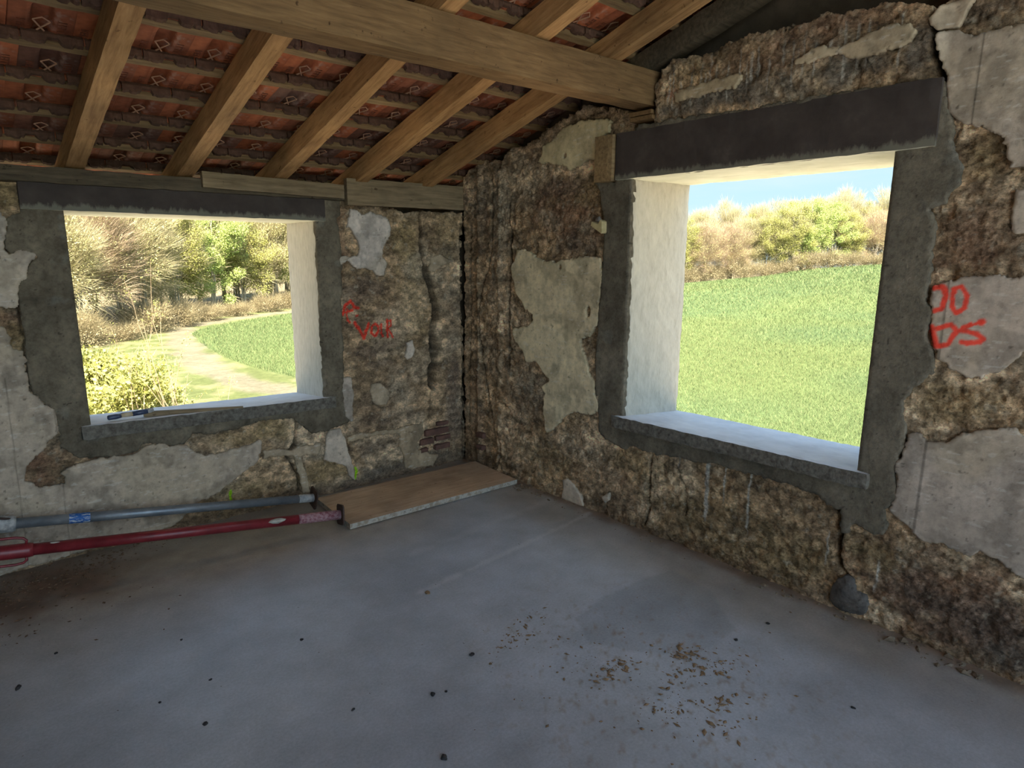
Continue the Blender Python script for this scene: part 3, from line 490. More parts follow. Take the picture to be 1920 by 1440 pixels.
PL_INFO = {
 'a1': ('pale plaster strip beside the upper left of the low window', (.52, .48, .43)), 'a2': ('large pale plaster sheet below and left of the low window', (.46, .41, .345)),
 'a3': ('thin pale plaster strip under the sill', (.42, .36, .27)), 'a4': ('narrow plaster tongue between two cracks', (.42, .36, .27)),
 'a5': ('white plaster flake with a round dent, below the sill end', (.58, .53, .46)), 'a6': ('upright plaster flake right of the sill end', (.50, .46, .41)),
 'a7': ('white boot-shaped plaster patch above the red writing', (.60, .57, .53)), 'a8': ('tiny white plaster flake beside the jamb', (.60, .57, .53)),
 'a9': ('small white plaster flake right of the red writing', (.60, .56, .50)), 'a10': ('curled plaster flake below the red writing', (.42, .36, .28)),
 'a11': ('ochre plaster remnant near the bricks', (.42, .35, .25)), 'a12': ('pale plaster patch beside the wide crack', (.40, .34, .25)),
 'b1': ('cream plaster patch under the beam', (.60, .55, .36)), 'b2': ('tall cream plaster patch left of the tall window', (.70, .645, .46)),
 'b3': ('high plaster sheet right of the lintel', (.46, .42, .37)), 'b3b': ('small plaster piece at the top beside the crack', (.48, .42, .33)),
 'b4': ('small plaster piece at mid height', (.46, .42, .37)), 'b5': ('plaster patch carrying the red writing', (.50, .45, .395)),
 'b6': ('large low plaster sheet right of the tall window', (.47, .43, .385)), 'b7': ('small white plaster flake at the foot of the wall', (.58, .54, .47)),
 'b8': ('tiny square plaster flake at the foot of the wall', (.56, .52, .45)), 'b9': ('short cream plaster strip over the lintel', (.46, .40, .28)),
 'b10': ('long cream plaster strip over the lintel', (.48, .42, .31)), 'b11': ('small plaster chip beside the sill', (.55, .47, .33))}
HOLES = {'b2': [(-1.272, 1.262, .018, .032), (-1.255, 1.10, .008, .012), (-1.03, 1.525, .012, .014), (-.88, 1.57, .004, .012)], 'b1': [(-1.05, 2.19, .012, .012)]}
def patches(d, side, wall):
    for q, (k, pts) in enumerate(d.items()):
        P = np.array(pts); pad = .03
        small = (np.ptp(P[:, 0]) < .25)
        def sdf(S, T, pts=pts, k=k, q=q, small=small):
            sd = poly_sd(S, T, pts)+jag(S, T, .007 if small else .012, q)
            if side == 'left': sd = np.minimum(sd, -rect_sd(S, T, WIN_L, .01))
            for hs, ht, ra, rb in HOLES.get(k, []):
                sd = np.minimum(sd, (np.hypot((S-hs)/ra, (T-ht)/rb)-1)*min(ra, rb)+jag(S, T, .003, 2))
            if side == 'right': sd = np.minimum(sd, T-.005)
            return sd
        lim = (-3.3, 0) if side == 'left' else (-4.2, 0)
        o = sheet('plaster_patch', side, max(lim[0], P[:, 0].min()-pad), min(lim[1], P[:, 0].max()+pad), max(0.0, P[:, 1].min()-pad), P[:, 1].max()+pad, .005,
                  sdf, plaster_h(side, .014, q), plaster_c(side, PL_INFO[k][1], q), M['plaster'], wall, skirt=.022)
        if o: tag(o, PL_INFO[k][0])
patches(PLASTER_LEFT, 'left', wall_left); patches(PLASTER_RIGHT, 'right', wall_right)

# ---------- solid body of the walls behind the stripped faces
M['core'] = simple('hidden_wall_core', [(.3, (.05, .038, .027)), (.7, (.10, .075, .052))], 8, 5, .95, .6, .01)
M['outer'] = simple('outer_wall_render', [(.3, (.40, .36, .29)), (.7, (.52, .47, .40))], 6)
SL = .305; Z0 = 2.03; TX = .015
def roof_z(x, y): return Z0+TX*x-SL*y            # underside plane of the rafters
m = MB()
m.box((-6.5, .03, -3), (-3.29, .22, 1.93)); m.box((-6.5, .2, -3), (-3.29, .46, 1.78)); m.box((-3.29, .11, -3), (WIN_L[0]-.1, .46, 1.78)); m.box((WIN_L[1]+.1, .11, -3), (.54, .46, 1.78)); m.box((-3.29, .11, 1.7), (-2.6, .22, 1.91)); m.box((-1.1, .11, 1.7), (.54, .22, 1.96))
m.box((WIN_L[0]-.1, .11, -3), (WIN_L[1]+.1, .46, WIN_L[2]-.08)); m.box((-6.5, 0, -.3), (-3.28, .05, 1.93))
m.build('wall_core', M['core'], wall_left)
m = MB()
def gable(y0, y1, zlo, x0=.115, x1=.54, drop=.0):
    m.prism([(y0, zlo), (y1, zlo), (y1, roof_z(0, y1)+.16-drop), (y0, roof_z(0, y0)+.16-drop)], 'x', x0, x1)
gable(-8.0, -4.19, -3, .06); gable(-4.2, WIN_R[0]-.1, -3); gable(WIN_R[1]+.1, .46, -3)
gable(WIN_R[0]-.1, WIN_R[1]+.1, 2.06); m.box((.115, WIN_R[0]-.1, -3), (.54, WIN_R[1]+.1, WIN_R[2]-.08))
m.build('wall_core', M['core'], wall_right)

# ---------- windows: concrete lintels, jambs and sills let into the walls
def facemats(o, mats, rule):
    me = o.data
    for mm in mats: me.materials.append(mm)
    for p in me.polygons: p.material_index = rule(p.normal, p.center)
def shear(zx=0, zy=0, ox=0, oy=0):
    return Matrix(((1, 0, 0, 0), (0, 1, 0, 0), (zx, zy, 1, -zx*ox-zy*oy), (0, 0, 0, 1)))
def cement_h(lift):
    def f(S, T, sd):
        return low(S, T)*.7+lift+(fbm(S, T, 18, 3, 4)-.5)*.004+(fbm(S, T, 50, 3, 6)-.5)*.006*smooth(.05, .0, sd)-.006*smooth(.012, 0, sd)
    return f
def cement_c(base):
    def f(S, T, sd, H):
        a = fbm(S, T, 6, 4, 5)[..., None]; b = fbm(S, T, 60, 3, 2)[..., None]
        C = np.array(base)*(.5+.95*a)*(.8+.4*fbm(S*1.6, T*.5, 14, 3, 8)[..., None])
        pk = smooth(.80, .84, b); C = C*(1-.6*pk)
        g = smooth(.70, .8, fbm(S, T, 9, 4, 13))[..., None]*.25; C = C*(1-g)+np.array([.26, .26, .24])*g
        return C
    return f
win1 = tag(empty('window_1', ((WIN_L[0]+WIN_L[1])/2, 0, WIN_L[2])), 'low wide unglazed window opening with new concrete surround', None, None, 'structure')
win2 = tag(empty('window_2', (0, (WIN_R[0]+WIN_R[1])/2, WIN_R[2])), 'tall unglazed window opening with new concrete surround', None, None, 'structure')
def adopt(o, p):
    o.parent = p; o.matrix_parent_inverse = Matrix.Translation(-p.location)
    return o
adopt(sheet('cement_surround', 'left', -2.78, -.98, .38, 1.94, .006,
      lambda S, T: np.minimum(poly_sd(S, T, CEMENT_LEFT)+jag(S, T, .010, 6), -rect_sd(S, T, WIN_L, .0)), cement_h(.012), cement_c((.175, .145, .105)), M['cement'], None, .04), win1)
adopt(sheet('cement_surround', 'right', -3.22, -1.24, .36, 2.34, .006,
      lambda S, T: np.minimum(poly_sd(S, T, CEMENT_RIGHT)+jag(S, T, .010, 6), -rect_sd(S, T, WIN_R, .0)), cement_h(.014), cement_c((.165, .142, .108)), M['cement'], None, .04), win2)
adopt(sheet('mortar_lump', 'right', -3.1, -2.7, .02, .26, .006, lambda S, T: poly_sd(S, T, BLOB_RIGHT)+jag(S, T, .006, 1),
      lambda S, T, sd: low(S, T)+.012+.018*np.sqrt(smooth(0, .05, sd))+.012*(fbm(S, T, 16, 3, 5)-.5), cement_c((.15, .135, .125)), M['cement'], None, .04), win2)
# left window
for xa, xb, sgn in ((WIN_L[0]-.11, WIN_L[0]+.002, 1), (WIN_L[1]-.002, WIN_L[1]+.11, -1)):
    o = rough_box('jamb', (xa, .002, .60), (xb, .462, 1.82), None, None, .03, .003, chip=.006, seed=1); facemats(o, [M['concrete'], M['lintel_in']], lambda n, c: 1 if n.y < -.5 else 0); adopt(o, win1)  # fronts darker than reveals: cement tone plus backlit shade in the colour
for y0, y1, zt in ((-.028, .22, 1.935), (.222, .463, 1.86)):
    o = rough_box('lintel', (-2.62, y0, 1.797), (-1.085, y1, zt), None, None, .04, .002, chip=.003, seed=2); facemats(o, [M['lintel_low'], M['soffit']], lambda n, c: 1 if n.z < -.5 else 0); adopt(o, win1)
o = rough_box('window_sill', (-2.495, -.035, .612), (-1.078, .50, .690), None, None, .03, .003, shear(-.027, -.10, -1.8, 0), chip=.005, seed=3); facemats(o, [M['sill_edge'], M['sill']], lambda n, c: 1 if n.z > .5 else 0); adopt(o, win1)
# right window
for ya, yb in ((WIN_R[1]-.002, WIN_R[1]+.11), (WIN_R[0]-.11, WIN_R[0]+.002)):
    o = rough_box('jamb', (.002, ya, .60), (.542, yb, 2.03), None, None, .03, .003, chip=.007, seed=4); facemats(o, [M['concrete'], M['lintel_in']], lambda n, c: 1 if n.x < -.5 else 0); adopt(o, win2)  # room-facing side again darker, part cement tone, part painted shade
o = rough_box('lintel', (-.030, -3.033, 2.010), (.262, -1.464, 2.262), None, None, .04, .003, chip=.004, seed=5); facemats(o, [M['lintel_tall'], M['soffit']], lambda n, c: 1 if n.z < -.5 else 0); adopt(o, win2)
o = rough_box('lintel', (.268, -3.033, 2.016), (.545, -1.464, 2.262), None, None, .04, .003, chip=.003, seed=6); facemats(o, [M['lintel_in'], M['soffit']], lambda n, c: 1 if n.z < -.5 else 0); adopt(o, win2)
o = rough_box('window_sill', (-.045, -2.945, .600), (.58, -1.515, .676), None, None, .03, .003, shear(0, 0), chip=.005, seed=7)
o.data.transform(Matrix(((1, 0, 0, 0), (0, 1, 0, 0), (-.093, -.0134, 1, -.0134*2.2), (0, 0, 0, 1)))); facemats(o, [M['sill_edge'], M['sill']], lambda n, c: 1 if n.z > .5 else 0); adopt(o, win2)

# rest of the room, out of the picture: the back is left open to let in fill light
m = MB(); m.prism([(.46, -3), (-8.0, -3), (-8.0, roof_z(-6, -8.0)+.20), (.46, roof_z(-6, .46)+.20)], 'x', -6.5, -6.1)
o = m.build('wall_side', M['outer']); tag(o, 'plain side wall left of the picture', None, None, 'structure')
m = MB(); m.box((-6.5, -8.4, -3), (.54, -8.0, .5)); m.box((-6.5, -8.4, .4), (-6.0, -8.0, 4.75)); m.box((0, -8.4, .4), (.54, -8.0, 4.75)); m.box((-3.3, -8.4, .4), (-2.95, -8.0, 4.75)) 
o = m.build('wall_back', M['outer']); tag(o, 'low back wall behind the camera, open above', None, None, 'structure')

# ------------------------------------------------------------------ floor
def floor_mat():
    m, nt, b = new_mat('poured_concrete_floor')
    at = nt.nodes.new('ShaderNodeVertexColor'); at.layer_name = 'Col'
    v = coords(nt)
    c = mixc(nt, 1, at.outputs[0], ramp(nt, noise(nt, 90, 5, .7, v), [(.3, (.86, .86, .86)), (.7, (1.12, 1.12, 1.12))]), 'MULTIPLY')
    c = mixc(nt, 1, c, ramp(nt, noise(nt, 5, 5, .6, v), [(.3, (.84, .84, .83)), (.7, (1.10, 1.10, 1.11))]), 'MULTIPLY')
    nt.links.new(c, b.inputs['Base Color'])
    r = ramp(nt, noise(nt, 6, 5, .65, v), [(.3, (.30, .30, .30)), (.7, (.46, .46, .46))])
    nt.links.new(r, b.inputs['Roughness']); b.inputs['Specular IOR Level'].default_value = .45
    bump(nt, b, noise(nt, 120, 4, .6, v), .22, .002)
    return m
M['floor'] = floor_mat()
def build_floor():
    s = np.arange(-6.1, .001+.0, .012); t = np.arange(-8.0, .02, .012)
    # coarse far away from the picture
    s = np.concatenate([np.arange(-6.1, -3.2, .1), np.arange(-3.2, .03, .012)]); t = np.concatenate([np.arange(-8.0, -4.6, .1), np.arange(-4.6, .05, .012)])
    S, T = np.meshgrid(s, t, indexing='ij')
    Z = (fbm(S, T, 1.2, 3, 1)-.5)*.006+(fbm(S, T, 14, 3, 4)-.5)*.0012
    dw = np.minimum(-S, -T)                      # distance to the walls
    rise = smooth(.16, .0, -S+(fbm(S, T, 6, 3, 2)-.5)*.12); Z += rise*.012*fbm(S, T, 12, 3, 5)
    g = fbm(S, T, 2.2, 4, 3)[..., None]; h = fbm(S, T, 16, 4, 7)[..., None]
    C = np.array([.40, .43, .48])*(.82+.36*g)
    # brown dust towards the walls and in the left corner
    q = smooth(1.35, .25, -T+.9*(fbm(S, T, 2, 4, 5)-.5)+.30*smooth(-1.2, -.2, S))[..., None]*.85
    q2 = smooth(.55, .05, -S+.25*(fbm(S, T, 4, 4, 8)-.5))[..., None]*.7
    q = np.maximum(q, q2); C = C*(1-q)+np.array([.33, .28, .215])*(.8+.4*h)*q
    r = (smooth(.32, .02, np.hypot((S+2.75)*.8, T+.25)*.55+.2*(fbm(S, T, 7, 4, 9)-.5)))[..., None]; C = C*(1-r)+np.array([.15, .085, .055])*(.6+.8*h)*r
    r = (smooth(.12, .01, -S+.10*(fbm(S, T, 8, 4, 9)-.5)))[..., None]*.8; C = C*(1-r)+np.array([.21, .135, .085])*(.6+.8*h)*r
    # the paler screeded square and the darker arc beside it
    d = poly_sd(S, T, FLOOR_PALE)+.05*(fbm(S, T, 7, 4, 2)-.5); k = smooth(-.06, .10, d)[..., None]*.30
    C = C*(1-k)+np.array([.52, .54, .58])*k
    d = poly_sd(S, T, FLOOR_DARK)+.04*(fbm(S, T, 9, 4, 2)-.5); k = smooth(-.008, .012, d)[..., None]*.42
    C = C*(1-k)+np.array([.25, .27, .30])*k
    for pts, w, st in FLOOR_LINES:
        k = smooth(w, 0, seg_dist(S, T, pts, False)+.03*(fbm(S, T, 20, 3, 4)-.5))[..., None]*st
        C = C*(1-k)+np.array([.70, .71, .72])*k
    k = (smooth(.60, .80, fbm(S*.5+T*.5, T-S*.6, 48, 5, 6))*smooth(.9, .1, np.hypot(S+1.05, (T+2.6)*.8)))[..., None]*.7
    C = C*(1-k)+np.array([.26, .18, .10])*k
    idx = np.arange(S.size).reshape(S.shape)
    Fq = np.stack([idx[:-1, :-1].ravel(), idx[1:, :-1].ravel(), idx[1:, 1:].ravel(), idx[:-1, 1:].ravel()], 1)
    o = link('floor', np_mesh('floor', np.stack([S.ravel(), T.ravel(), Z.ravel()], 1), Fq, C.reshape(-1, 3)), M['floor'], None, True)
    tag(o, 'grey poured concrete floor dusted with mud', None, None, 'structure')
    m = MB(); m.box((-6.5, -8.4, -.3), (.12, .12, -.02)); m.build('floor_slab', M['core'], o)
build_floor()

# ------------------------------------------------------------------ roof: beam, rafters, laths, tiles
TH = math.atan(SL); cT, sT = math.cos(TH), math.sin(TH)
# roof frame: u along x, v up the slope (towards -y), n normal up; origin (0,0,Z0)
RM = Matrix(((1, 0, 0, 0), (0, -cT, sT, 0), (TX, sT, cT, Z0), (0, 0, 0, 1)))
# --- big beam
o = rough_box('roof_beam', (-6.4, -1.70, 2.352), (.10, -1.56, 2.352+.176), M['beam'], None, .07, .003,
              M=Matrix(((1, 0, 0, 0), (0, 1, 0, 0), (.0155, 0, 1, .014), (0, 0, 0, 1))), chip=.003, seed=11)
tag(o, 'heavy squared timber beam crossing the room under the rafters', 'beam')
# --- shims between beam and wall
for k, (dz, dy, lab) in enumerate(((0, 0, 'lower of the two thin wooden wedges under the beam end'), (.026, .006, 'upper of the two thin wooden wedges under the beam end'))):
    o = rough_box('wooden_wedge', (-.045, -1.715+dy, 2.300+dz), (.08, -1.568+dy, 2.322+dz), M['beam'], None, .04, .001, seed=20+k, bevel=.001)
    tag(o, lab, 'wedge', 'wedges under the beam')
# --- rafters
RAFT = [(-3.90, 'outermost'), (-3.39, ''), (-2.885, ''), (-2.378, ''), (-1.875, ''), (-1.37, ''), (-.862, ''), (-.365, ''), (.06, '')]
R_LAB = {-2.378: 'leftmost sawn rafter in the picture, over the low window', -1.875: 'second sawn rafter from the left, with dark knots', -1.37: 'third sawn rafter from the left, ending behind the joint of the planks',
         -.862: 'fourth sawn rafter from the left, with saw marks on its side', -.365: 'fifth sawn rafter from the left, nearest to the room corner', .06: 'dark rafter lying against the gable wall above the lintel',
         -2.885: 'rafter just outside the left edge of the picture', -3.39: 'second rafter outside the left edge of the picture', -3.90: 'farthest rafter outside the left edge of the picture'}
for k, (x0, _) in enumerate(RAFT):
    sk = .070
    if x0 > 0: v0, v1 = 1.55, 8.3
    else: v0, v1 = -.62, 8.3
    Msk = RM @ Matrix(((1, sk, 0, 0), (0, 1, 0, 0), (0, 0, 1, 0), (0, 0, 0, 1)))
    if x0 > 0: Msk = RM @ Matrix(((1, .0, 0, -.05), (0, 1, 0, 0), (0, 0, 1, 0), (0, 0, 0, 1)))
    w = .043
    o = rough_box('rafter', (x0-w, v0, 0.0), (x0+w, v1, .115), M['rafter'], None, .06, .0018, chip=.0015, seed=30+k, bevel=.003)
    if x0 > 0: o.data.materials[0] = M['plate']  # darker timber, with the shade beside the gable put into its tone
    # local data stays axis aligned so that the grain follows the length
    o.matrix_world = Msk
    tag(o, R_LAB[x0], 'rafter')
# --- laths
PITCHV = .278
v_first = -.56
LN = 15
for r in range(-0, LN):
    v = v_first+r*PITCHV
    o = rough_box('roof_lath', (-4.2, v-.02, .116), (.16, v+.02, .148), M['lath'], None, .08, .003, chip=.001, seed=60+r, bevel=.001)
    o.matrix_world = RM
    tag(o, ('roof lath carrying tiles, %s row up from the eaves' % ['lowest', 'second', 'third', 'fourth', 'fifth', 'sixth', 'seventh', 'eighth', 'ninth', 'tenth', 'eleventh', 'twelfth', 'thirteenth', 'fourteenth', 'fifteenth', 'sixteenth'][r]), 'lath', 'laths under the tiles')
# --- one clay tile, seen from below
TW, TL = .200, .345
def text_mesh(body, size):
    cu = bpy.data.curves.new('lettering', 'FONT'); cu.body = body; cu.size = size; cu.extrude = .0012; cu.align_x = 'CENTER'; cu.align_y = 'CENTER'; cu.offset = .0006
    ob = bpy.data.objects.new('tmp', cu); COL.objects.link(ob); bpy.context.view_layer.update()
    me = bpy.data.meshes.new_from_object(ob.evaluated_get(bpy.context.evaluated_depsgraph_get())); bpy.data.objects.remove(ob); me.name = 'lettering'
    return me
def tile_meshes(seed):
    rs = np.random.RandomState(seed)
    nu, nv = 40, 60
    u = np.linspace(-TW/2-.001, TW/2+.001, nu+1); v = np.linspace(-TL+.035, .035, nv+1)
    U, V = np.meshgrid(u, v, indexing='ij')
    # underside height (positive = up into the tile): deep hollow in the middle
    hol = smooth(.036, .026, np.abs(U)+.10*np.clip(-.19-V, 0, 1))*smooth(-.315, -.27, V)*smooth(-.03, -.07, V)
    hol = hol*smooth(.0, .02, .034-np.abs(U)+.02*np.cos((V+.15)*14))
    under = .030*hol - .004*smooth(.006, 0, np.abs(np.abs(U)-.047))*smooth(-.30, -.27, V)+.012*smooth(-.285, -.31, V)*(.5+.5*np.cos(U*2*PI/.10))
    under += (fbm(U, V, 30, 3, seed)-.5)*.003
    top = np.full(U.shape, .024)+.016*np.exp(-(U/.03)**2)
    idx = np.arange(U.size).reshape(U.shape); n = U.size
    Vb = np.stack([U.ravel(), V.ravel(), under.ravel()], 1); Vt = np.stack([U.ravel(), V.ravel(), top.ravel()+.004], 1)
    q = np.stack([idx[:-1, :-1].ravel(), idx[:-1, 1:].ravel(), idx[1:, 1:].ravel(), idx[1:, :-1].ravel()], 1)
    rim = np.concatenate([idx[:, 0], idx[-1, 1:], idx[::-1, -1][1:], idx[0, ::-1][1:]])
    rr = np.stack([rim[:-1], rim[1:], rim[1:]+n, rim[:-1]+n], 1)
    body = np_mesh('tile_body', np.concatenate([Vb, Vt]), np.concatenate([q, q[:, ::-1]+n, rr]))
    # upper end: thick ragged lip hooking over the lath, facing up the slope
    m = MB(); k = 22
    us = np.linspace(-TW/2+.004, TW/2-.004, k+1)
    lob = .006+.008*np.abs(np.sin((us+.03+seed*.01)*PI/.055))+.006*rs.rand(k+1); lob = np.where(np.abs(np.abs(us)-.055) < .012, .020, lob)
    lob = np.where(np.abs(us) < .020, .000, lob)
    bul = .006*rs.rand(k+1)
    vs = []
    for i in range(k+1): vs += [(us[i], .028, .018), (us[i], .028, -lob[i]), (us[i], .046+bul[i], -lob[i]+.003), (us[i], .050+bul[i], .012), (us[i], .046, .026)]
    fs = []
    for i in range(k):
        for a in range(5): fs.append((i*5+a, i*5+(a+1) % 5, i*5+5+(a+1) % 5, i*5+5+a))
    m.add(vs, fs+[(0, 1, 2, 3, 4), tuple(k*5+a for a in (4, 3, 2, 1, 0))])
    me2 = bpy.data.meshes.new('hooked_lip'); me2.from_pydata(m.v, [], m.f)
    m = MB(); m.tube([(-.026, -.26, .002), (.026, -.16, .002)], .0032, 6); m.tube([(.026, -.26, .002), (-.026, -.16, .002)], .0032, 6); m.tube([(-.026, -.16, .003), (0, -.135, .003), (.026, -.16, .003)], .0025, 6)
    me3 = bpy.data.meshes.new('cross_rib'); me3.from_pydata(m.v, [], m.f)
    return body, me2, me3
TV = [tile_meshes(s) for s in range(4)]
for a, b_, c_ in TV: a.materials.append(M['tile']); b_.materials.append(M['tile_dark']); c_.materials.append(M['tile_rib'])
L1, L2, L3 = text_mesh('TELLET', .046), text_mesh('REI', .040), text_mesh('N\u00ba 1', .030)
for L in (L1, L2, L3): L.materials.append(M['letter'])
rs = random.Random(5)
ORD = ['first', 'second', 'third', 'fourth', 'fifth', 'sixth', 'seventh', 'eighth', 'ninth', 'tenth', 'eleventh', 'twelfth', 'thirteenth', 'fourteenth', 'fifteenth', 'sixteenth', 'seventeenth', 'eighteenth', 'nineteenth', 'twentieth']
UM = [Matrix.Translation((.063, -.205, -.0012)) @ Matrix.Rotation(-PI/2, 4, 'Z') @ Matrix.Rotation(PI, 4, 'X'),
      Matrix.Translation((-.058, -.19, -.0012)) @ Matrix.Rotation(-PI/2, 4, 'Z') @ Matrix.Rotation(PI, 4, 'X'),
      Matrix.Translation((-.075, -.25, -.0012)) @ Matrix.Rotation(-PI/2, 4, 'Z') @ Matrix.Rotation(PI, 4, 'X')]
for r in range(LN):
    v = v_first+r*PITCHV
    for c in range(17):
        u = .06-.2*c+(.04 if r % 2 else 0)+.0
        var = TV[rs.randrange(4)]
        root = empty('roof_tile')
        tilt = math.radians(5.2+rs.uniform(-.5, .5))
        # upper end sits on the lath, lower end rides on the tile below
        root.matrix_world = RM @ Matrix.Translation((u+rs.uniform(-.002, .002), v, .150)) @ Matrix.Rotation(-tilt, 4, 'X') @ Matrix.Rotation(math.radians(rs.uniform(-.5, .5)), 4, 'Z')
        tag(root, 'clay roof tile, %s row from the eaves, %s from the gable wall' % (ORD[r], ORD[c]), 'roof tile', 'clay tiles on the laths')
        tb = link(var[0].name, var[0], None, root); link(var[1].name, var[1], None, root); link(var[2].name, var[2], None, tb)
        if r > 4:
            for L, mt in zip((L1, L2, L3), UM):
                q = link('lettering', L, None, tb); q.matrix_local = mt
# the unseen remainder of the roof, above and behind the camera
m = MB(); t = v_first+LN*PITCHV-.30
m.box((-6.6, t, .215), (.62, 8.8, .25), RM)
m.box((-6.6, -.95, .215), (-3.05, t+.01, .25), RM); m.box((.05, -.95, .215), (.62, t+.01, .25), RM)
o = m.build('ceiling', M['tile_dark']); tag(o, 'rest of the tiled roof out of the picture', None, None, 'structure')
# --- wall plate, nailed planks, outer fascia timber
o = rough_box('wall_plate', (-3.3, -.050, 1.925), (-.90, .10, 2.003), M['plate'], None, .05, .006, chip=.006, seed=91, M=shear(.004, 0, -1.8, 0)); tag(o, 'dark old timber lying along the top of the wall over the low window', 'wall plate')
o = rough_box('timber_plank', (-1.812, -.082, 1.947), (-.976, -.040, 2.036), M['plank'], None, .05, .002, chip=.002, seed=92, M=shear(-.014, 0, -1.8, 0)); tag(o, 'shorter weathered plank nailed over the wall plate, left of the other plank', 'plank', 'planks on top of the wall')
o = rough_box('timber_plank', (-.966, -.090, 1.905), (-.055, -.040, 2.072), M['plank'], None, .05, .003, chip=.002, seed=93, M=shear(.012, 0, -.5, 0)); tag(o, 'broad weathered plank on top of the wall, ending at the room corner', 'plank', 'planks on top of the wall')
o = rough_box('eaves_board', (-3.1, .60, 1.88), (.1, .63, 1.95), M['rafter'], None, .08, .003, seed=94); tag(o, 'sunlit board along the outside of the eaves, seen below the last tiles', 'board')
# formwork wood left beside the lintel
o = rough_box('wooden_block', (-.050, -1.458, 2.006), (.05, -1.325, 2.258), M['lath'], None, .03, .002, seed=95, chip=.002); tag(o, 'upright wooden block at the left end of the lintel', 'block')

# ------------------------------------------------------------------ small things on the walls
def lump(name, loc, rad, mat, seed, flat=1.0, parent=None, sub=2):
    bm = bmesh.new(); bmesh.ops.create_icosphere(bm, subdivisions=sub, radius=1)
    r0 = random.Random(seed); ph = [r0.uniform(0, 6) for _ in range(6)]
    for v in bm.verts:
        p = v.co.copy(); k = 1+.16*math.sin(p.x*3+ph[0])+.14*math.sin(p.y*3.7+ph[1])+.12*math.sin(p.z*4+ph[2])+.07*math.sin((p.x+p.y)*8+ph[3])
        v.co = Vector((p.x*rad*k*(1+.3*math.sin(ph[4])), p.y*rad*k, p.z*rad*k*flat))
    me = bpy.data.meshes.new(name); bm.to_mesh(me); bm.free()
    o = link(name, me, mat, parent); o.location = loc; o.rotation_euler = (0, 0, r0.uniform(0, 6)); return o
o = lump('pebble', (-.018, -1.345, 1.802), .018, M['stone'], 3); tag(o, 'small grey pebble stuck in the wall beside the concrete jamb', 'pebble')
m = MB(); m.prism([(-1.325, 1.792), (-1.375, 1.775), (-1.388, 1.800), (-1.405, 1.790), (-1.407, 1.730), (-1.400, 1.722), (-1.318, 1.768)], 'x', -.055, .005)
o = m.build('render_shard', M['shard'], bevel=.003); tag(o, 'yellowish hook-shaped chip of render below the pebble beside the jamb', 'shard')
for k, (x0, z0, w_, h_, lab) in enumerate(((-.378, .258, .215, .050, 'topmost and longest dark brick by the corner'), (-.425, .196, .125, .048, 'left brick of the second course by the corner'), (-.285, .205, .135, .040, 'right brick of the second course by the corner'),
                                      (-.290, .134, .135, .045, 'right brick of the third course by the corner'), (-.420, .138, .070, .035, 'small broken brick of the third course'), (-.275, .320, .11, .034, 'brick end just above the courses by the corner'))):
    o = rough_box('brick', (x0, -.022, z0), (x0+w_, .05, z0+h_), M['brick'], None, .02, .004, chip=.004, seed=100+k); tag(o, lab, 'brick', 'bricks showing at the foot of the wall')
for k, (y0, z0, w_, h_, lab) in enumerate(((-.26, .230, .09, .045, 'brick bedded upright beside the corner, upper'), (-.25, .135, .07, .04, 'brick beside the corner, lower'))):
    o = rough_box('brick', (-.030, y0, z0), (.05, y0+w_, z0+h_), M['brick'], None, .02, .004, chip=.004, seed=110+k); tag(o, lab, 'brick', 'bricks showing at the foot of the wall')

# ------------------------------------------------------------------ board on the floor
bc = [(-1.290, -.138), (-.023, -.156), (-.061, -.711), (-1.312, -.601)]
cx = sum(p[0] for p in bc)/4; cy = sum(p[1] for p in bc)/4
ln = 1.262; wd = .520
o = rough_box('floor_board', (-ln/2, -wd/2, 0), (ln/2, wd/2, .034), None, None, .05, .0015, chip=.0015, seed=120, bevel=.002)
facemats(o, [M['board'], M['board_edge']], lambda n, c: 1 if abs(n.z) < .6 else 0)
o.location = (cx, cy, .004); o.rotation_euler = (0, 0, math.radians(-2.6)); tag(o, 'broad pale laminated wooden board lying flat in the corner', 'board')

# ------------------------------------------------------------------ steel props
def prop(name, a, b, r_in, r_out, split, mats, label, plate, extra, dusty=.09):
    a = Vector(a); b = Vector(b); d = (b-a); L = d.length
    root = empty(name, a); root.rotation_euler = d.to_track_quat('X', 'Z').to_euler()
    tag(root, label, 'steel prop')
    # x runs from a (left) to b (plate end)
    m = MB(); m.tube([(split, 0, 0), (L-dusty, 0, 0)], r_in, 28); inner = m.build('inner_tube', M[mats[0]], root, True)
    m = MB(); m.tube([(L-dusty-.01, 0, 0), (L-dusty, 0, 0), (L-.004, 0, 0)], [r_in, r_in+.0012, r_in+.0012], 28); m.build('cement_stained_end', M[mats[1]], root, True)
    m = MB(); m.tube([(-.9, 0, 0), (split-.005, 0, 0), (split+.012, 0, 0)], [r_out, r_out, r_out-.003], 28); outer = m.build('outer_tube', M[mats[0]], root, True)
    m = MB(); s = .060; c = .014
    m.prism([(-s+c, -s), (s-c, -s), (s, -s+c), (s, s-c), (s-c, s), (-s+c, s), (-s, s-c), (-s, -s+c)], 'x', L-.005, L+.003)
    pl = m.build('end_plate', M['rust'], root, bevel=.001); pl.rotation_euler = (math.radians(plate), 0, 0)
    extra(inner, outer, L); return root
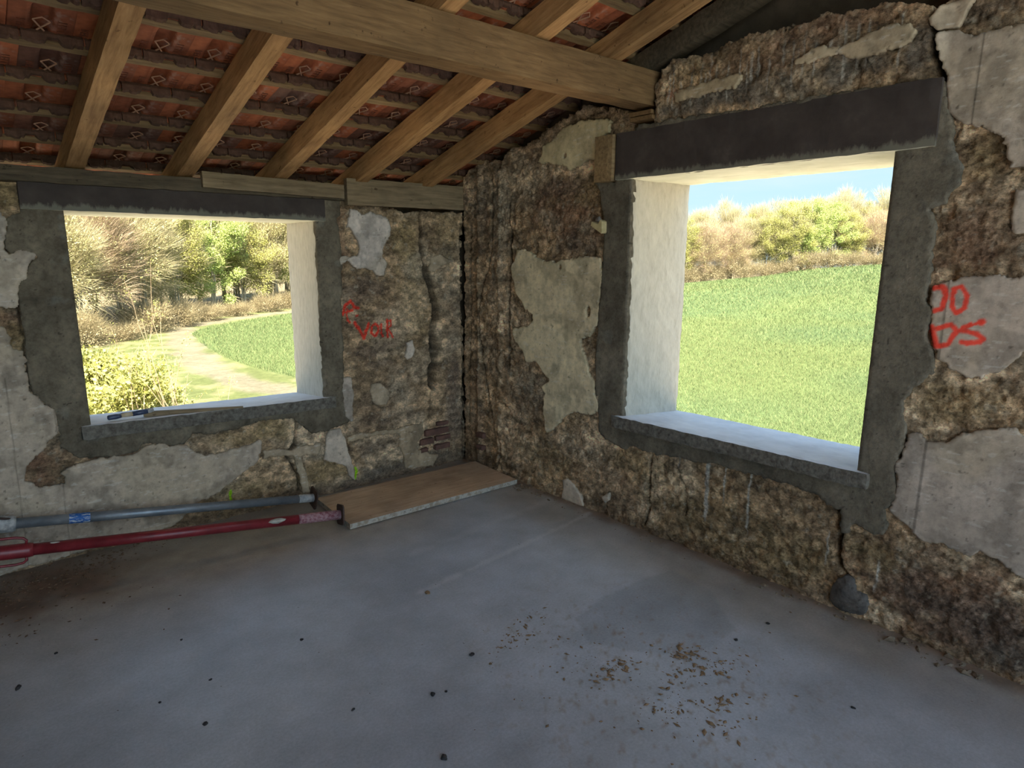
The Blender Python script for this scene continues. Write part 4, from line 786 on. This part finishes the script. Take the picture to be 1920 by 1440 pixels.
def red_extra(inner, root, L):
    for sg in (1, -1):
        m = MB(); y = .030
        pts = [(.060, 0, sg*y), (.062, 0, sg*(y+.018)), (.050, 0, sg*(y+.030)), (.02, 0, sg*(y+.036)), (-.12, 0, sg*(y+.036)), (-.22, 0, sg*(y+.034)), (-.245, 0, sg*(y+.022)), (-.25, 0, sg*y*.8)]
        m.tube(pts, .0062, 8); m.build('handle', M['red'], root, True)
    m = MB(); m.tube([(-.30, 0, 0), (-.22, 0, 0)], .040, 24); m.build('threaded_collar', M['red'], root, True)
    lp = lump('mortar_splash', (1.36, -.004, .012), .030, M['blob'], 9, .62, inner); lp.scale = (1.7, .75, .8); lp.location = (L-.36, -.014, .012); lp.rotation_euler = (0, 0, .1)
    o = lump('mortar_splash', (0, 0, 0), .010, M['blob'], 11, .6, inner); o.scale = (2, .6, .6); o.location = (.17, -.008, .026); o.rotation_euler = (0, 0, 0)
def grey_extra(inner, root, L):
    # the cast sleeve with its slot and bent pin
    m = MB(); m.tube([(-.10, 0, 0), (.008, 0, 0), (.022, 0, 0)], [.041, .041, .034], 28); m.build('cast_sleeve', M['steel_cement'], root, True)
    m = MB(); m.tube([(-.12, -.020, .038), (-.07, -.026, .046), (-.02, -.024, .036), (0.0, -.018, .030)], .006, 8); m.build('bent_pin', M['rust'], root, True)
    mt = simple('torn_blue_tape', [(.42, (.50, .56, .62)), (.52, (.015, .10, .36)), (.8, (.02, .14, .45))], 70, 6, .5, .2, .001, sc=(.5, 1, 1.6))
    m = MB(); m.tube([(.235, 0, 0), (.325, 0, 0)], .0262, 28, cap=False); m.build('blue_tape', mt, inner, True)
prop('steel_prop', (-2.840, -.120, .300), (-1.337, -.187, .074), .0255, .029, .0, ('steel', 'steel_cement'), 'galvanised grey steel prop with blue tape, nearest to the wall', 12, grey_extra)
prop('steel_prop', (-2.860, -.330, .238), (-1.325, -.540, .072), .0275, .034, .075, ('red', 'red_cement'), 'red painted steel prop with mortar splash, in front of the grey one', -14, red_extra, .24)
m = MB(); m.box((-3.75, -.62, 0), (-3.5, 0.0, .17)); m.box((-3.72, -.60, .17), (-3.52, 0.0, .335))
o = m.build('timber_block', M['plank'], None, bevel=.006); tag(o, 'timber blocks carrying the far ends of the props, outside the picture', 'block')

# ------------------------------------------------------------------ hammer and batten on the low sill
hz = .705
def tool():
    root = empty('paint_brush', (-2.345, .040, hz+.018)); d = Vector((.195, .008, .004)); root.rotation_euler = d.to_track_quat('X', 'Z').to_euler()
    tag(root, 'blue-handled hand tool lying on the sill of the low window', 'hand tool')
    blue = simple('scuffed_blue_handle', [(.3, (.02, .03, .07)), (.7, (.06, .08, .15))], 20, rough=.35, spec=.5); tan = simple('worn_tan_band', [(.3, (.35, .26, .14)), (.7, (.55, .47, .34))], 20)
    m = MB(); m.tube([(-.02, 0, 0), (-.015, 0, 0), (.02, 0, 0), (.045, 0, 0)], [.009, .014, .015, .012], 14); m.build('knob', blue, root, True)
    m = MB(); m.tube([(.045, 0, 0), (.07, 0, 0), (.10, 0, 0)], [.010, .012, .0125], 14); m.build('grip_band', tan, root, True)
    m = MB(); m.tube([(.10, 0, 0), (.14, 0, .001), (.175, 0, .002)], [.0135, .015, .014], 14); m.build('handle', blue, root, True)
    m = MB(); m.tube([(.172, 0, .002), (.19, 0, .003), (.205, 0, .003)], [.012, .015, .012], 14); m.build('ferrule', M['steel_cement'], root, True)
    m = MB(); m.tube([(-.01, .02, -.002), (.06, .028, .004), (.17, .022, .002)], .005, 8); m.build('wire_guard', blue, root, True)
tool()
m = MB(); m.add([(0, -.016, 0), (.52, -.004, 0), (.52, .006, 0), (0, .022, 0), (0, -.014, .026), (.52, -.004, .012), (.52, .006, .012), (0, .020, .026)], [(0, 3, 2, 1), (4, 5, 6, 7), (0, 1, 5, 4), (1, 2, 6, 5), (2, 3, 7, 6), (3, 0, 4, 7)])
o = m.build('wooden_stake', M['plank'], None, bevel=.002); o.location = (-2.19, .058, .699); o.rotation_euler = (0, math.radians(1.4), math.radians(-10.5)); tag(o, 'tapered weathered wooden stake lying on the sill beside the hand tool', 'stake')

# ------------------------------------------------------------------ dirt on the floor
spots = [(-1.891, -2.425, .014), (-1.747, -2.149, .012), (-1.70, -2.165, .006), (-2.009, -2.029, .007), (-2.432, -1.764, .009), (-2.906, -1.114, .013), (-2.525, -1.544, .006), (-1.978, -1.503, .007), (-1.491, -2.05, .009),
         (-2.363, -1.177, .006), (-2.774, -.948, .006), (-2.347, -1.529, .006), (-.63, -3.191, .008), (-.353, -2.721, .009), (-.572, -2.693, .008), (-1.47, -2.145, .006), (-1.36, -1.526, .012)]
lab = ['largest dark clod at the bottom edge of the picture', 'dark clod on the floor at lower centre', 'tiny dark clod beside the one at lower centre', 'small dark crumb left of the lower centre clod', 'dark crumb alone on the floor at lower left', 'dark clod near the left edge of the floor',
       'tiny crumb on the floor between the left clods', 'small crumb on the blueish floor left of centre', 'dark crumb left of the muddy scrape marks', 'tiny crumb in the left half, farther in', 'tiny crumb near the left edge, farther in', 'tiny crumb beside the lower left one',
       'small clod near the lower right edge', 'small clod near the right wall', 'small clod just left of the one near the right wall', 'tiny crumb beside the muddy scrapes', 'flat brown clod at the end of the pale trowel line']
for k, ((x, y, r_), lb) in enumerate(zip(spots, lab)):
    o = lump('mud_clod', (x, y, r_*.25), r_, M['dark_clod'] if k < 15 else M['clod'], 200+k, .5); tag(o, lb, 'clod', 'dark clods on the floor')
def crumbs(name, clusters, mat, seed, label, flat=.45):
    r0 = random.Random(seed); m = MB()
    base = [(1, 0, 0), (-1, 0, 0), (0, 1, 0), (0, -1, 0), (0, 0, 1), (0, 0, -1)]
    fs = [(0, 2, 4), (2, 1, 4), (1, 3, 4), (3, 0, 4), (2, 0, 5), (1, 2, 5), (3, 1, 5), (0, 3, 5)]
    for x, y, sx, sy, n, rm, az in clusters:
        for _ in range(n):
            px, py = r0.gauss(0, sx), r0.gauss(0, sy); ca, sa = math.cos(az), math.sin(az)
            qx, qy = x+px*ca-py*sa, y+px*sa+py*ca
            if qx > -.012 or qy > -.012: continue
            r = rm*(.35+1.3*r0.random()**2.5); a = r0.uniform(0, 6)
            st = r0.uniform(1, 2.6)
            vs = [(qx+(p[0]*st*math.cos(a)-p[1]*math.sin(a))*r*r0.uniform(.7, 1.2), qy+(p[0]*st*math.sin(a)+p[1]*math.cos(a))*r*r0.uniform(.7, 1.2), r*flat*.6+p[2]*r*flat*r0.uniform(.7, 1.2)) for p in base]
            m.add(vs, fs)
    o = m.build(name, mat); tag(o, label, 'dirt', None, 'stuff')
crumbs('mud_crumbs', [(-1.25, -2.06, .10, .03, 70, .005, .3), (-.82, -2.62, .05, .03, 60, .007, -.6), (-.87, -2.72, .07, .03, 50, .006, -.6), (-1.12, -2.50, .07, .03, 90, .0055, 0), (-.95, -2.88, .06, .02, 40, .006, -.4), (-1.15, -2.77, .06, .05, 50, .005, 0),
                      (-1.05, -2.95, .08, .02, 35, .006, -.3), (-.95, -2.71, .12, .05, 50, .0045, 0), (-.75, -2.75, .06, .02, 30, .005, -.4), (-1.2, -2.3, .15, .12, 60, .004, 0), (-1.0, -2.6, .3, .25, 90, .0035, 0)], M['clod'], 3, 'brown mud crumbs trodden onto the floor near the middle')
crumbs('earth_crumbs', [(-2.72, -.18, .18, .08, 420, .006, .1), (-2.9, -.30, .2, .12, 240, .006, 0), (-2.4, -.10, .25, .05, 120, .004, 0), (-2.8, -.6, .3, .2, 90, .004, 0)], M['earth_clod'], 4, 'reddish earth and grit swept under the props', .6)
crumbs('wall_debris', [(-.05, -y_, .035, .10, 26, .007, 0) for y_ in (.85, 1.1, 1.4, 1.7, 2.0, 2.3, 2.6, 2.9, 3.15, 3.4)]+[(-.07, -.74, .03, .04, 30, .012, 0), (-.05, -3.2, .02, .15, 30, .013, 0), (-.06, -2.6, .02, .1, 20, .010, 0)], M['rubble'], 5, 'fallen earth and render crumbs along the foot of the right wall', .7)
crumbs('grit', [(-1.6, -1.9, .9, .8, 260, .0018, 0)], M['stone'], 6, 'fine grit scattered over the concrete floor', .5)

# ------------------------------------------------------------------ outside
def terrain_z(x, y):
    s = np.clip((x-26)/85, 0, 1.9); s = s*s*(3-2*np.minimum(s, 1))*1.0
    return -5.5+np.minimum(s, 1.35)*(3.1+(60-y)*.055)*np.clip((95-y)/40, 0, 1)+(fbm(x, y, .03, 3, 2)-.5)*.5*np.clip((np.hypot(x, y)-20)/30, 0, 1)
TRACK_FAR = [(15.0, 66.0), (19, 69.5), (24, 72.5), (29.5, 75.2), (36, 78), (60, 86)]
TRACK_NEAR = [(13.5, 64.5), (10.9, 55), (9.3, 46), (8.3, 38), (8.7, 31), (10.0, 26), (12.0, 20), (13, 10)]
FIELD = [(12.5, 58), (11.2, 50), (10.4, 42), (10.6, 36), (11.6, 30), (12.6, 24), (13.6, 12), (15, -60), (400, -160), (400, 210), (175, 118), (60, 82), (36, 75.5), (29, 72.5), (21, 68), (15.5, 63.5)]
def build_terrain():
    def axis(a, b, n, p): 
        t = np.linspace(-1, 1, n); return np.sign(t)*np.abs(t)**p*(b-a)/2+(a+b)/2
    xs = np.concatenate([np.linspace(-260, -12, 40)[:-1], np.linspace(-12, 45, 230)[:-1], np.linspace(45, 420, 220)])
    ys = np.concatenate([np.linspace(-260, -40, 40)[:-1], np.linspace(-40, 90, 340)[:-1], np.linspace(90, 420, 120)])
    X, Y = np.meshgrid(xs, ys, indexing='ij'); Z = terrain_z(X, Y)
    fd = poly_sd(X, Y, FIELD)+(fbm(X, Y, .25, 3, 3)-.5)*1.5
    fm = smooth(-.4, .5, fd)[..., None]
    n1 = fbm(X, Y, .12, 4, 1)[..., None]; n2 = fbm(X, Y, .9, 4, 5)[..., None]
    C = np.array([.088, .102, .036])*(.7+.6*n1)*(.7+.6*n2)                      # rough grass
    straw = smooth(.45, .65, n2)*.45; C = C*(1-straw)+np.array([.19, .16, .09])*straw
    W = np.array([.060, .086, .034])*(.85+.3*n1)*(.88+.24*n2)                 # wheat
    W = W+np.array([.017, .009, -.002])*smooth(.42, .60, fbm(X, Y, .05, 3, 8))[..., None]
    rows = (np.abs(np.mod(X*.42-Y*.9+2*np.sin(X*.02), 24)-12) < .5)[..., None]*.22; W = W*(1-rows)
    C = C*(1-fm)+W*fm
    tr = np.minimum(seg_dist(X, Y, TRACK_FAR, False)-1.3, seg_dist(X, Y, TRACK_NEAR, False)-1.15)+(fbm(X, Y, .7, 3, 4)-.5)*1.6
    k = smooth(.5, -.5, tr)[..., None]*.85; C = C*(1-k)+np.array([.125, .108, .075])*(.8+.4*n2)*k
    bounce_ring = smooth(17, 12, np.hypot(np.maximum(np.abs(X+3)-4, 0), np.maximum(np.abs(Y+4)-5, 0)))[..., None]; C = C*(1-bounce_ring)+np.array([.74, .64, .48])*(.9+.2*n2)*bounce_ring   # unseen pale ground added round the house to bounce sunlight indoors
    wood_ = smooth(0, 4, poly_sd(X, Y, WOODS))[..., None]; C = C*(1-wood_)+np.array([.16, .13, .075])*wood_
    idx = np.arange(X.size).reshape(X.shape)
    Fq = np.stack([idx[:-1, :-1].ravel(), idx[1:, :-1].ravel(), idx[1:, 1:].ravel(), idx[:-1, 1:].ravel()], 1)
    o = link('ground', np_mesh('ground', np.stack([X.ravel(), Y.ravel(), Z.ravel()], 1), Fq, C.reshape(-1, 3)), M['ground'], None, True)
    tag(o, 'rolling farmland with a green crop field and a dirt track', None, None, 'structure')
WOODS = [(-260, 40), (-20, 50), (0, 60), (8, 66), (16, 73), (24, 78), (32, 81), (60, 90), (95, 90), (150, 60), (175, 20), (420, -40), (420, 420), (-260, 420)]
m_, nt, b = new_mat('ground'); at_ = nt.nodes.new('ShaderNodeVertexColor'); at_.layer_name = 'Col'; v = coords(nt)
c = mixc(nt, 1, at_.outputs[0], ramp(nt, noise(nt, 2.2, 8, .75, v), [(.3, (.70, .70, .66)), (.7, (1.28, 1.24, 1.25))]), 'MULTIPLY')
nt.links.new(c, b.inputs['Base Color']); b.inputs['Roughness'].default_value = 1; b.inputs['Specular IOR Level'].default_value = 0.1
bump(nt, b, noise(nt, 4, 8, .8, v), .8, .12); M['ground'] = m_
build_terrain()

def leaf_mat(name, c0, c1, c2, trans=.25):
    m, nt, b = new_mat(name); gi = nt.nodes.new('ShaderNodeNewGeometry')
    cc = ramp(nt, gi.outputs['Random Per Island'], [(0, c0), (.5, c1), (1, c2)])
    nt.links.new(cc, b.inputs['Base Color']); b.inputs['Roughness'].default_value = .8; b.inputs['Specular IOR Level'].default_value = .1
    tr = nt.nodes.new('ShaderNodeBsdfTranslucent'); nt.links.new(cc, tr.inputs[0]); mx = nt.nodes.new('ShaderNodeMixShader'); mx.inputs[0].default_value = trans
    out = [n for n in nt.nodes if n.type == 'OUTPUT_MATERIAL'][0]
    nt.links.new(b.outputs[0], mx.inputs[1]); nt.links.new(tr.outputs[0], mx.inputs[2]); nt.links.new(mx.outputs[0], out.inputs[0])
    return m
M['blade'] = leaf_mat('wheat_blade', (.066, .100, .035), (.100, .132, .049), (.165, .178, .075))
M['bark'] = simple('pale_bark', [(.3, (.24, .20, .14)), (.7, (.42, .37, .27))], 4)
M['twig'] = leaf_mat('budding_twigs', (.29, .245, .13), (.36, .31, .175), (.43, .38, .23), .35)
M['twig_pink'] = leaf_mat('pinkish_budding_twigs', (.33, .235, .15), (.38, .285, .185), (.43, .33, .225), .35)
M['leaf_y'] = leaf_mat('yellow_green_leaves', (.20, .20, .045), (.28, .275, .075), (.36, .335, .12))
M['leaf_g'] = leaf_mat('fresh_green_leaves', (.24, .32, .075), (.33, .40, .11), (.42, .45, .16))
M['leaf_u'] = leaf_mat('brown_undergrowth', (.17, .135, .075), (.25, .20, .11), (.32, .27, .15))
M['leaf_o'] = leaf_mat('olive_bud_leaves', (.32, .29, .115), (.39, .355, .155), (.46, .41, .21))

# wheat blades in the near part of the field
def blades():
    r = np.random.RandomState(4); n = 260000
    # seen through the tall window, 18 to 75 m out, denser near
    D = 17+125*r.rand(n)**2.1; ang = np.radians(r.uniform(-4, 36, n))
    X = D*np.cos(ang)-1; Y = D*np.sin(ang)-3.5
    n2 = 150000; D2 = 25+60*r.rand(n2)**1.4; a2 = np.radians(r.uniform(58, 76, n2)); X = np.concatenate([X, D2*np.cos(a2)-2.9]); Y = np.concatenate([Y, D2*np.sin(a2)-3.9])
    ok = poly_sd(X, Y, FIELD) > .1; X, Y = X[ok], Y[ok]; n = len(X)
    Z = terrain_z(X, Y); sc = (.6+.014*np.hypot(X, Y)); h = (.09+.11*r.rand(n))*sc; w = .007*sc*(1+.02*np.hypot(X, Y)); a = r.uniform(0, PI*2, n); lx = r.randn(n)*.10*sc; ly = r.randn(n)*.10*sc
    P0 = np.stack([X-np.cos(a)*w, Y-np.sin(a)*w, Z-.02], 1); P1 = np.stack([X+np.cos(a)*w, Y+np.sin(a)*w, Z-.02], 1); P2 = np.stack([X+lx, Y+ly, Z+h], 1)
    V = np.stack([P0, P1, P2], 1).reshape(-1, 3); Fq = np.arange(3*n).reshape(n, 3)
    o = link('wheat_blades', np_mesh('wheat_blades', V, Fq), M['blade']); tag(o, 'short green cereal blades covering the near field', 'crop', None, 'stuff')
blades()

def twig_cards(P, Dv, L, W, curl=.0):
    """thin tapering strips from points P along directions Dv"""
    n = len(P); up_ = np.tile(np.array([[0, 0, 1.0]]), (n, 1)); sd = np.cross(Dv, up_+np.random.RandomState(1).randn(n, 3)*.6); sd /= np.linalg.norm(sd, axis=1)[:, None]+1e-9
    mid = P+Dv*(L*.5)[:, None]+np.array([0, 0, 1])*(L*curl)[:, None]; tip = P+Dv*L[:, None]
    V = np.stack([P-sd*W[:, None]*.5, P+sd*W[:, None]*.5, mid+sd*W[:, None]*.4, mid-sd*W[:, None]*.4, tip+sd*W[:, None]*.1, tip-sd*W[:, None]*.1], 1).reshape(-1, 3)
    b_ = np.arange(n)[:, None]*6
    return V, np.concatenate([b_+np.array([[0, 1, 2, 3]]), b_+np.array([[3, 2, 4, 5]])])
def leaf_cards(P, size, r):
    n = len(P); a = r.randn(n, 3); a /= np.linalg.norm(a, axis=1)[:, None]; b_ = np.cross(a, r.randn(n, 3)); b_ /= np.linalg.norm(b_, axis=1)[:, None]+1e-9
    s = size*(.6+.8*r.rand(n))[:, None]; a = a*s; b_ = b_*s*.6
    V = np.stack([P-a, P+b_, P+a, P-b_], 1).reshape(-1, 3)
    return V, np.arange(4*n).reshape(n, 4)
def make_tree(name, H, R, seed, twig, leaf, n_twig, n_leaf, leaf_size, base=.16, stems=4, twig_len=1.0, label='', cat='tree', group='woodland trees', trunk_r=.12, loc=(0, 0, 0)):
    """several leaning stems, rising limbs and a crown of clumps made of fine twigs and opening leaves"""
    r = np.random.RandomState(seed); root = empty(name, loc)
    m = MB(); limbs = []
    for s in range(stems):
        a = r.uniform(0, 6.28); lean = r.uniform(.04, .22) if stems > 1 else .03
        pts = []; p = np.array([r.uniform(-.3, .3), r.uniform(-.3, .3), -.2]) if stems > 1 else np.array([0, 0, -.2])
        hh = H*r.uniform(.70, .92)
        for k in range(7):
            t = k/6; pts.append(p+np.array([math.cos(a)*lean*hh*t*t*1.4+r.randn()*.06, math.sin(a)*lean*hh*t*t*1.4+r.randn()*.06, hh*t]))
        m.tube(pts, [trunk_r*(1-.85*k/6) for k in range(7)], 6)
        for q in range(9):
            t = r.uniform(.25, .95); i = int(t*5.99); b0 = pts[i]+(pts[i+1]-pts[i])*(t*6-i if t*6-i <= 1 else 1); az = r.uniform(0, 6.28); ll = R*r.uniform(.5, 1.0)*(1.1-.6*t)
            e = [b0+np.array([math.cos(az)*ll*w_, math.sin(az)*ll*w_, ll*(.75*w_+.25*w_*w_)]) for w_ in (0, .35, .7, 1)]
            m.tube(e, [trunk_r*.35*(1-.8*w_) for w_ in (0, .35, .7, 1)], 4); limbs += [e[2], e[3]]
    tk = m.build('trunk', M['bark'], root, True)
    # clump centres on a rounded crown
    nc = 46; C = []
    while len(C) < nc:
        q = r.randn(3); q /= np.linalg.norm(q); rad = r.uniform(.55, 1)
        C.append([q[0]*R*rad, q[1]*R*rad, H*(base+(1-base)*.5)+q[2]*H*(1-base)*.5*rad])
    C = np.array(C+[list(l) for l in limbs]); C = C[(C[:, 2] > H*base*.6)]
    rc = R*.30*r.uniform(.6, 1.2, len(C))
    def pick(n):
        i = r.randint(0, len(C), n); q = r.randn(n, 3); q /= np.linalg.norm(q, axis=1)[:, None]; return C[i]+q*(rc[i]*r.rand(n)**.45)[:, None]*np.array([1, 1, .8]), q
    if n_twig:
        P, q = pick(n_twig); out = P-np.array([0, 0, H*.35]); out /= np.linalg.norm(out, axis=1)[:, None]; d = out+q*.55+np.array([0, 0, .15]); d /= np.linalg.norm(d, axis=1)[:, None]
        V, Fq = twig_cards(P, d, twig_len*(.5+r.rand(n_twig)), np.full(n_twig, .016)*(.7+.6*r.rand(n_twig))*(H/15+.4), .06)
        link('twigs', np_mesh('twigs', V, Fq), M[twig], root)
    if n_leaf:
        P, q = pick(n_leaf); V, Fq = leaf_cards(P, leaf_size, r); link('foliage', np_mesh('foliage', V, Fq), M[leaf], root)
    tag(root, label, cat, group)
    return root
def dup(root, loc, rz, sc, label):
    r = root.copy(); COL.objects.link(r); r.location = loc; r.rotation_euler = (0, 0, rz); r.scale = sc; r['label'] = label
    for ch in root.children:
        c_ = ch.copy(); COL.objects.link(c_); c_.parent = r
    return r
KIND = [dict(base=.04, H=16, R=4.6, seed=1, twig='twig', leaf='leaf_o', n_twig=22000, n_leaf=24000, leaf_size=.075, stems=5, twig_len=1.1),
        dict(base=.04, H=15, R=4.2, seed=2, twig='twig', leaf='leaf_y', n_twig=9000, n_leaf=34000, leaf_size=.085, stems=4, twig_len=.9),
        dict(base=.04, H=15, R=4.4, seed=3, twig='twig', leaf='leaf_g', n_twig=6000, n_leaf=36000, leaf_size=.09, stems=3, twig_len=.9),
        dict(base=.03, H=14, R=4.8, seed=4, twig='twig_pink', leaf='leaf_o', n_twig=26000, n_leaf=16000, leaf_size=.07, stems=5, twig_len=1.0),
        dict(H=16, R=3.6, seed=5, twig='twig', leaf='leaf_y', n_twig=17000, n_leaf=9000, leaf_size=.07, stems=6, twig_len=1.3)]
KN = ['olive budding tree with many slim stems', 'yellow green leafing tree', 'fresh green leafing tree', 'pinkish tan tree in bud', 'nearly bare pale tree with visible stems']
proto = [make_tree('woodland_tree', label=KN[i], **k) for i, k in enumerate(KIND)]
used = [False]*5
def put(kind, x, y, sc, label, rz):
    z = float(terrain_z(np.array([x]), np.array([y]))[0])
    if not used[kind]:
        used[kind] = True; p = proto[kind]; p.location = (x, y, z); p.rotation_euler = (0, 0, rz); p.scale = (sc, sc, sc); p['label'] = label
    else: dup(proto[kind], (x, y, z), rz, (sc, sc, sc*random.uniform(.94, 1.06)), label)
rt2 = random.Random(11)
# left window: edge of the wood beyond the track, two rows and a third behind
edge = [(-6, 50), (-2, 53), (2, 56.5), (5, 60), (8.0, 64.5), (11.5, 68.5), (15.5, 72.5), (20, 76), (24.5, 79), (29, 81.5), (34, 83.5), (39, 86), (45, 89)]
kinds = [0, 4, 0, 3, 0, 4, 1, 2, 1, 0, 2, 1, 0]
place = ['leftmost', 'second from left', 'third from left', 'fourth from left', 'fifth from left', 'at the middle', 'just right of middle', 'where the track turns', 'over the far track', 'second from the jamb', 'beside the jamb', 'mostly behind the jamb', 'farthest right']
for i, (x, y) in enumerate(edge):
    put(kinds[i], x+rt2.uniform(-.6, .6), y+rt2.uniform(-.6, .6), rt2.uniform(.88, 1.02), '%s, %s, front row in low window' % (KN[kinds[i]], place[i].strip(',')), rt2.uniform(0, 6))
for i, (x, y) in enumerate(edge):
    k = [1, 0, 2, 0, 4, 1, 0, 1, 3, 1, 0, 2, 1][i]
    put(k, x-3.2+rt2.uniform(-1, 1), y+6+rt2.uniform(-1, 1), rt2.uniform(1.0, 1.12), '%s, %s, second row in low window' % (KN[k], place[i].strip(',')), rt2.uniform(0, 6))
for i, (x, y) in enumerate(edge[::2]):
    k = [0, 1, 0, 3, 2, 0, 1][i]
    put(k, x-4+rt2.uniform(-1, 1), y+14+rt2.uniform(-1, 1), rt2.uniform(1.15, 1.3), '%s, %s, rear row in low window' % (KN[k], place[2*i].strip(',')), rt2.uniform(0, 6))
# right window: wood on the skyline about 130 m off
P0 = np.array([104.0, 79.0]); P1 = np.array([146.0, 38.0]); nrow = 15
pw = ['leftmost', 'second', 'third', 'fourth', 'fifth', 'sixth', 'seventh', 'eighth', 'ninth', 'tenth', 'eleventh', 'twelfth', 'thirteenth', 'fourteenth', 'last']
kr = [2, 1, 1, 3, 3, 0, 1, 1, 2, 2, 1, 3, 0, 1, 3]
for i in range(nrow):
    p = P0+(P1-P0)*i/(nrow-1); s = [.88, .90, .86, .90, .84, .82, .9, .96, .95, .9, .82, .80, .78, .84, .84][i]
    put(kr[i], p[0]+rt2.uniform(-1, 1), p[1]+rt2.uniform(-1, 1), s, '%s, %s from left, front row in tall window' % (KN[kr[i]], pw[i]), rt2.uniform(0, 6))
for i in range(nrow):
    p = P0+(P1-P0)*(i+.5)/(nrow-1)+np.array([5, 5.5]); k = [1, 4, 2, 0, 4, 1, 0, 2, 4, 0, 4, 1, 0, 2, 4][i]
    put(k, p[0]+rt2.uniform(-1, 1), p[1]+rt2.uniform(-1, 1), rt2.uniform(.92, 1.02), '%s, %s from left, rear row in tall window' % (KN[k], pw[i]), rt2.uniform(0, 6))
# undergrowth at the foot of the woods
ub = make_tree('undergrowth_bush', 3.2, 2.6, 21, 'leaf_u', 'leaf_u', 7000, 6000, .06, base=.0, stems=4, twig_len=.7, label='tangled undergrowth bush', cat='bush', group='undergrowth bushes at the edge of the wood', trunk_r=.04)
first = True
def put_bush(x, y, s, lab_):
    global first
    z = float(terrain_z(np.array([x]), np.array([y]))[0])-1.1*s
    if first: first = False; ub.location = (x, y, z); ub.scale = (s, s, s); ub['label'] = lab_
    else: dup(ub, (x, y, z), rt2.uniform(0, 6), (s, s, s*rt2.uniform(.7, 1.1)), lab_)
for i, (x, y) in enumerate(edge[1:12]):
    put_bush(x+1.6, y-2.4, rt2.uniform(.8, 1.1), 'tangled undergrowth bush, %s along the wood edge in the low window' % ORD[i])
for i in range(14):
    p = P0+(P1-P0)*i/13+np.array([-3, -3]); put_bush(p[0]+1.5, p[1]+1.5, rt2.uniform(1.0, 1.5), 'tangled undergrowth bush along the skyline wood, %s from the left in the tall window' % ORD[i])
# near bush and sapling under the low window
nb = make_tree('leafy_bush', 6.0, 2.3, 31, 'twig', 'leaf_y', 1500, 60000, .05, base=.0, stems=4, twig_len=.3, label='dense yellow green bush just outside the low window', cat='bush', group='near shrubs', trunk_r=.05)
nb.location = (-1.25, 12.6, -5.6); nb.scale = (1, 1, .93)
nb2 = make_tree('leafy_bush', 4.3, 1.5, 32, 'twig', 'leaf_y', 800, 26000, .05, base=.0, stems=4, twig_len=.3, label='lower end of the near hedge, beside the bare sapling', cat='bush', group='near shrubs', trunk_r=.05)
nb2.location = (-.15, 11.6, -5.6)
def sapling(loc, H, seed, label, lean):
    r = random.Random(seed); root = empty('bare_sapling', loc); tag(root, label, 'sapling', 'bare saplings outside the low window')
    m = MB(); tips = []
    def grow(p, d, L, rad, lev):
        pts = [p]; n = 5
        for k in range(n):
            d = (d+Vector((r.gauss(0, .06), r.gauss(0, .06), .05))).normalized(); p = p+d*(L/n); pts.append(p)
        m.tube(pts, [max(.003, rad*(1-.6*k/n)) for k in range(n+1)], 5)
        tips.append(pts[-1]); tips.append(pts[-2]) if lev else None
        if lev < 2:
            for q in range(5 if lev == 0 else 3):
                i = r.randint(2 if lev == 0 else 1, n); a = r.uniform(0, 6.28); dd = (d+Vector((math.cos(a), math.sin(a), .5))*.42).normalized()
                grow(pts[i], dd, L*r.uniform(.35, .5), rad*.5, lev+1)
    grow(Vector((0, 0, 0)), Vector((lean, 0, 1)).normalized(), H*.62, .022, 0); grow(Vector((0, 0, H*.45)), Vector((.15+lean, .1, 1)).normalized(), H*.5, .013, 1); grow(Vector((0, 0, H*.45)), Vector((-.15+lean, -.1, 1)).normalized(), H*.52, .013, 1)
    m.build('branches', M['bark_brown'], root)
    rr = np.random.RandomState(seed); P = np.repeat(np.array([tuple(t) for t in tips]), 9, 0)+rr.randn(len(tips)*9, 3)*.06
    V, Fq = leaf_cards(P, .020, rr); link('opening_leaves', np_mesh('opening_leaves', V, Fq), M['leaf_y'], root)
sapling((.26, 10.4, -5.4), 5.9, 3, 'bare sapling with yellow buds at the middle of the low window', .0)
sapling((-.35, 11.0, -5.4), 5.2, 8, 'thinner bare sapling left of the tallest one', -.02)
sapling((.75, 10.2, -5.5), 4.0, 5, 'low thin sapling right of the tallest one, leaning right', .10)
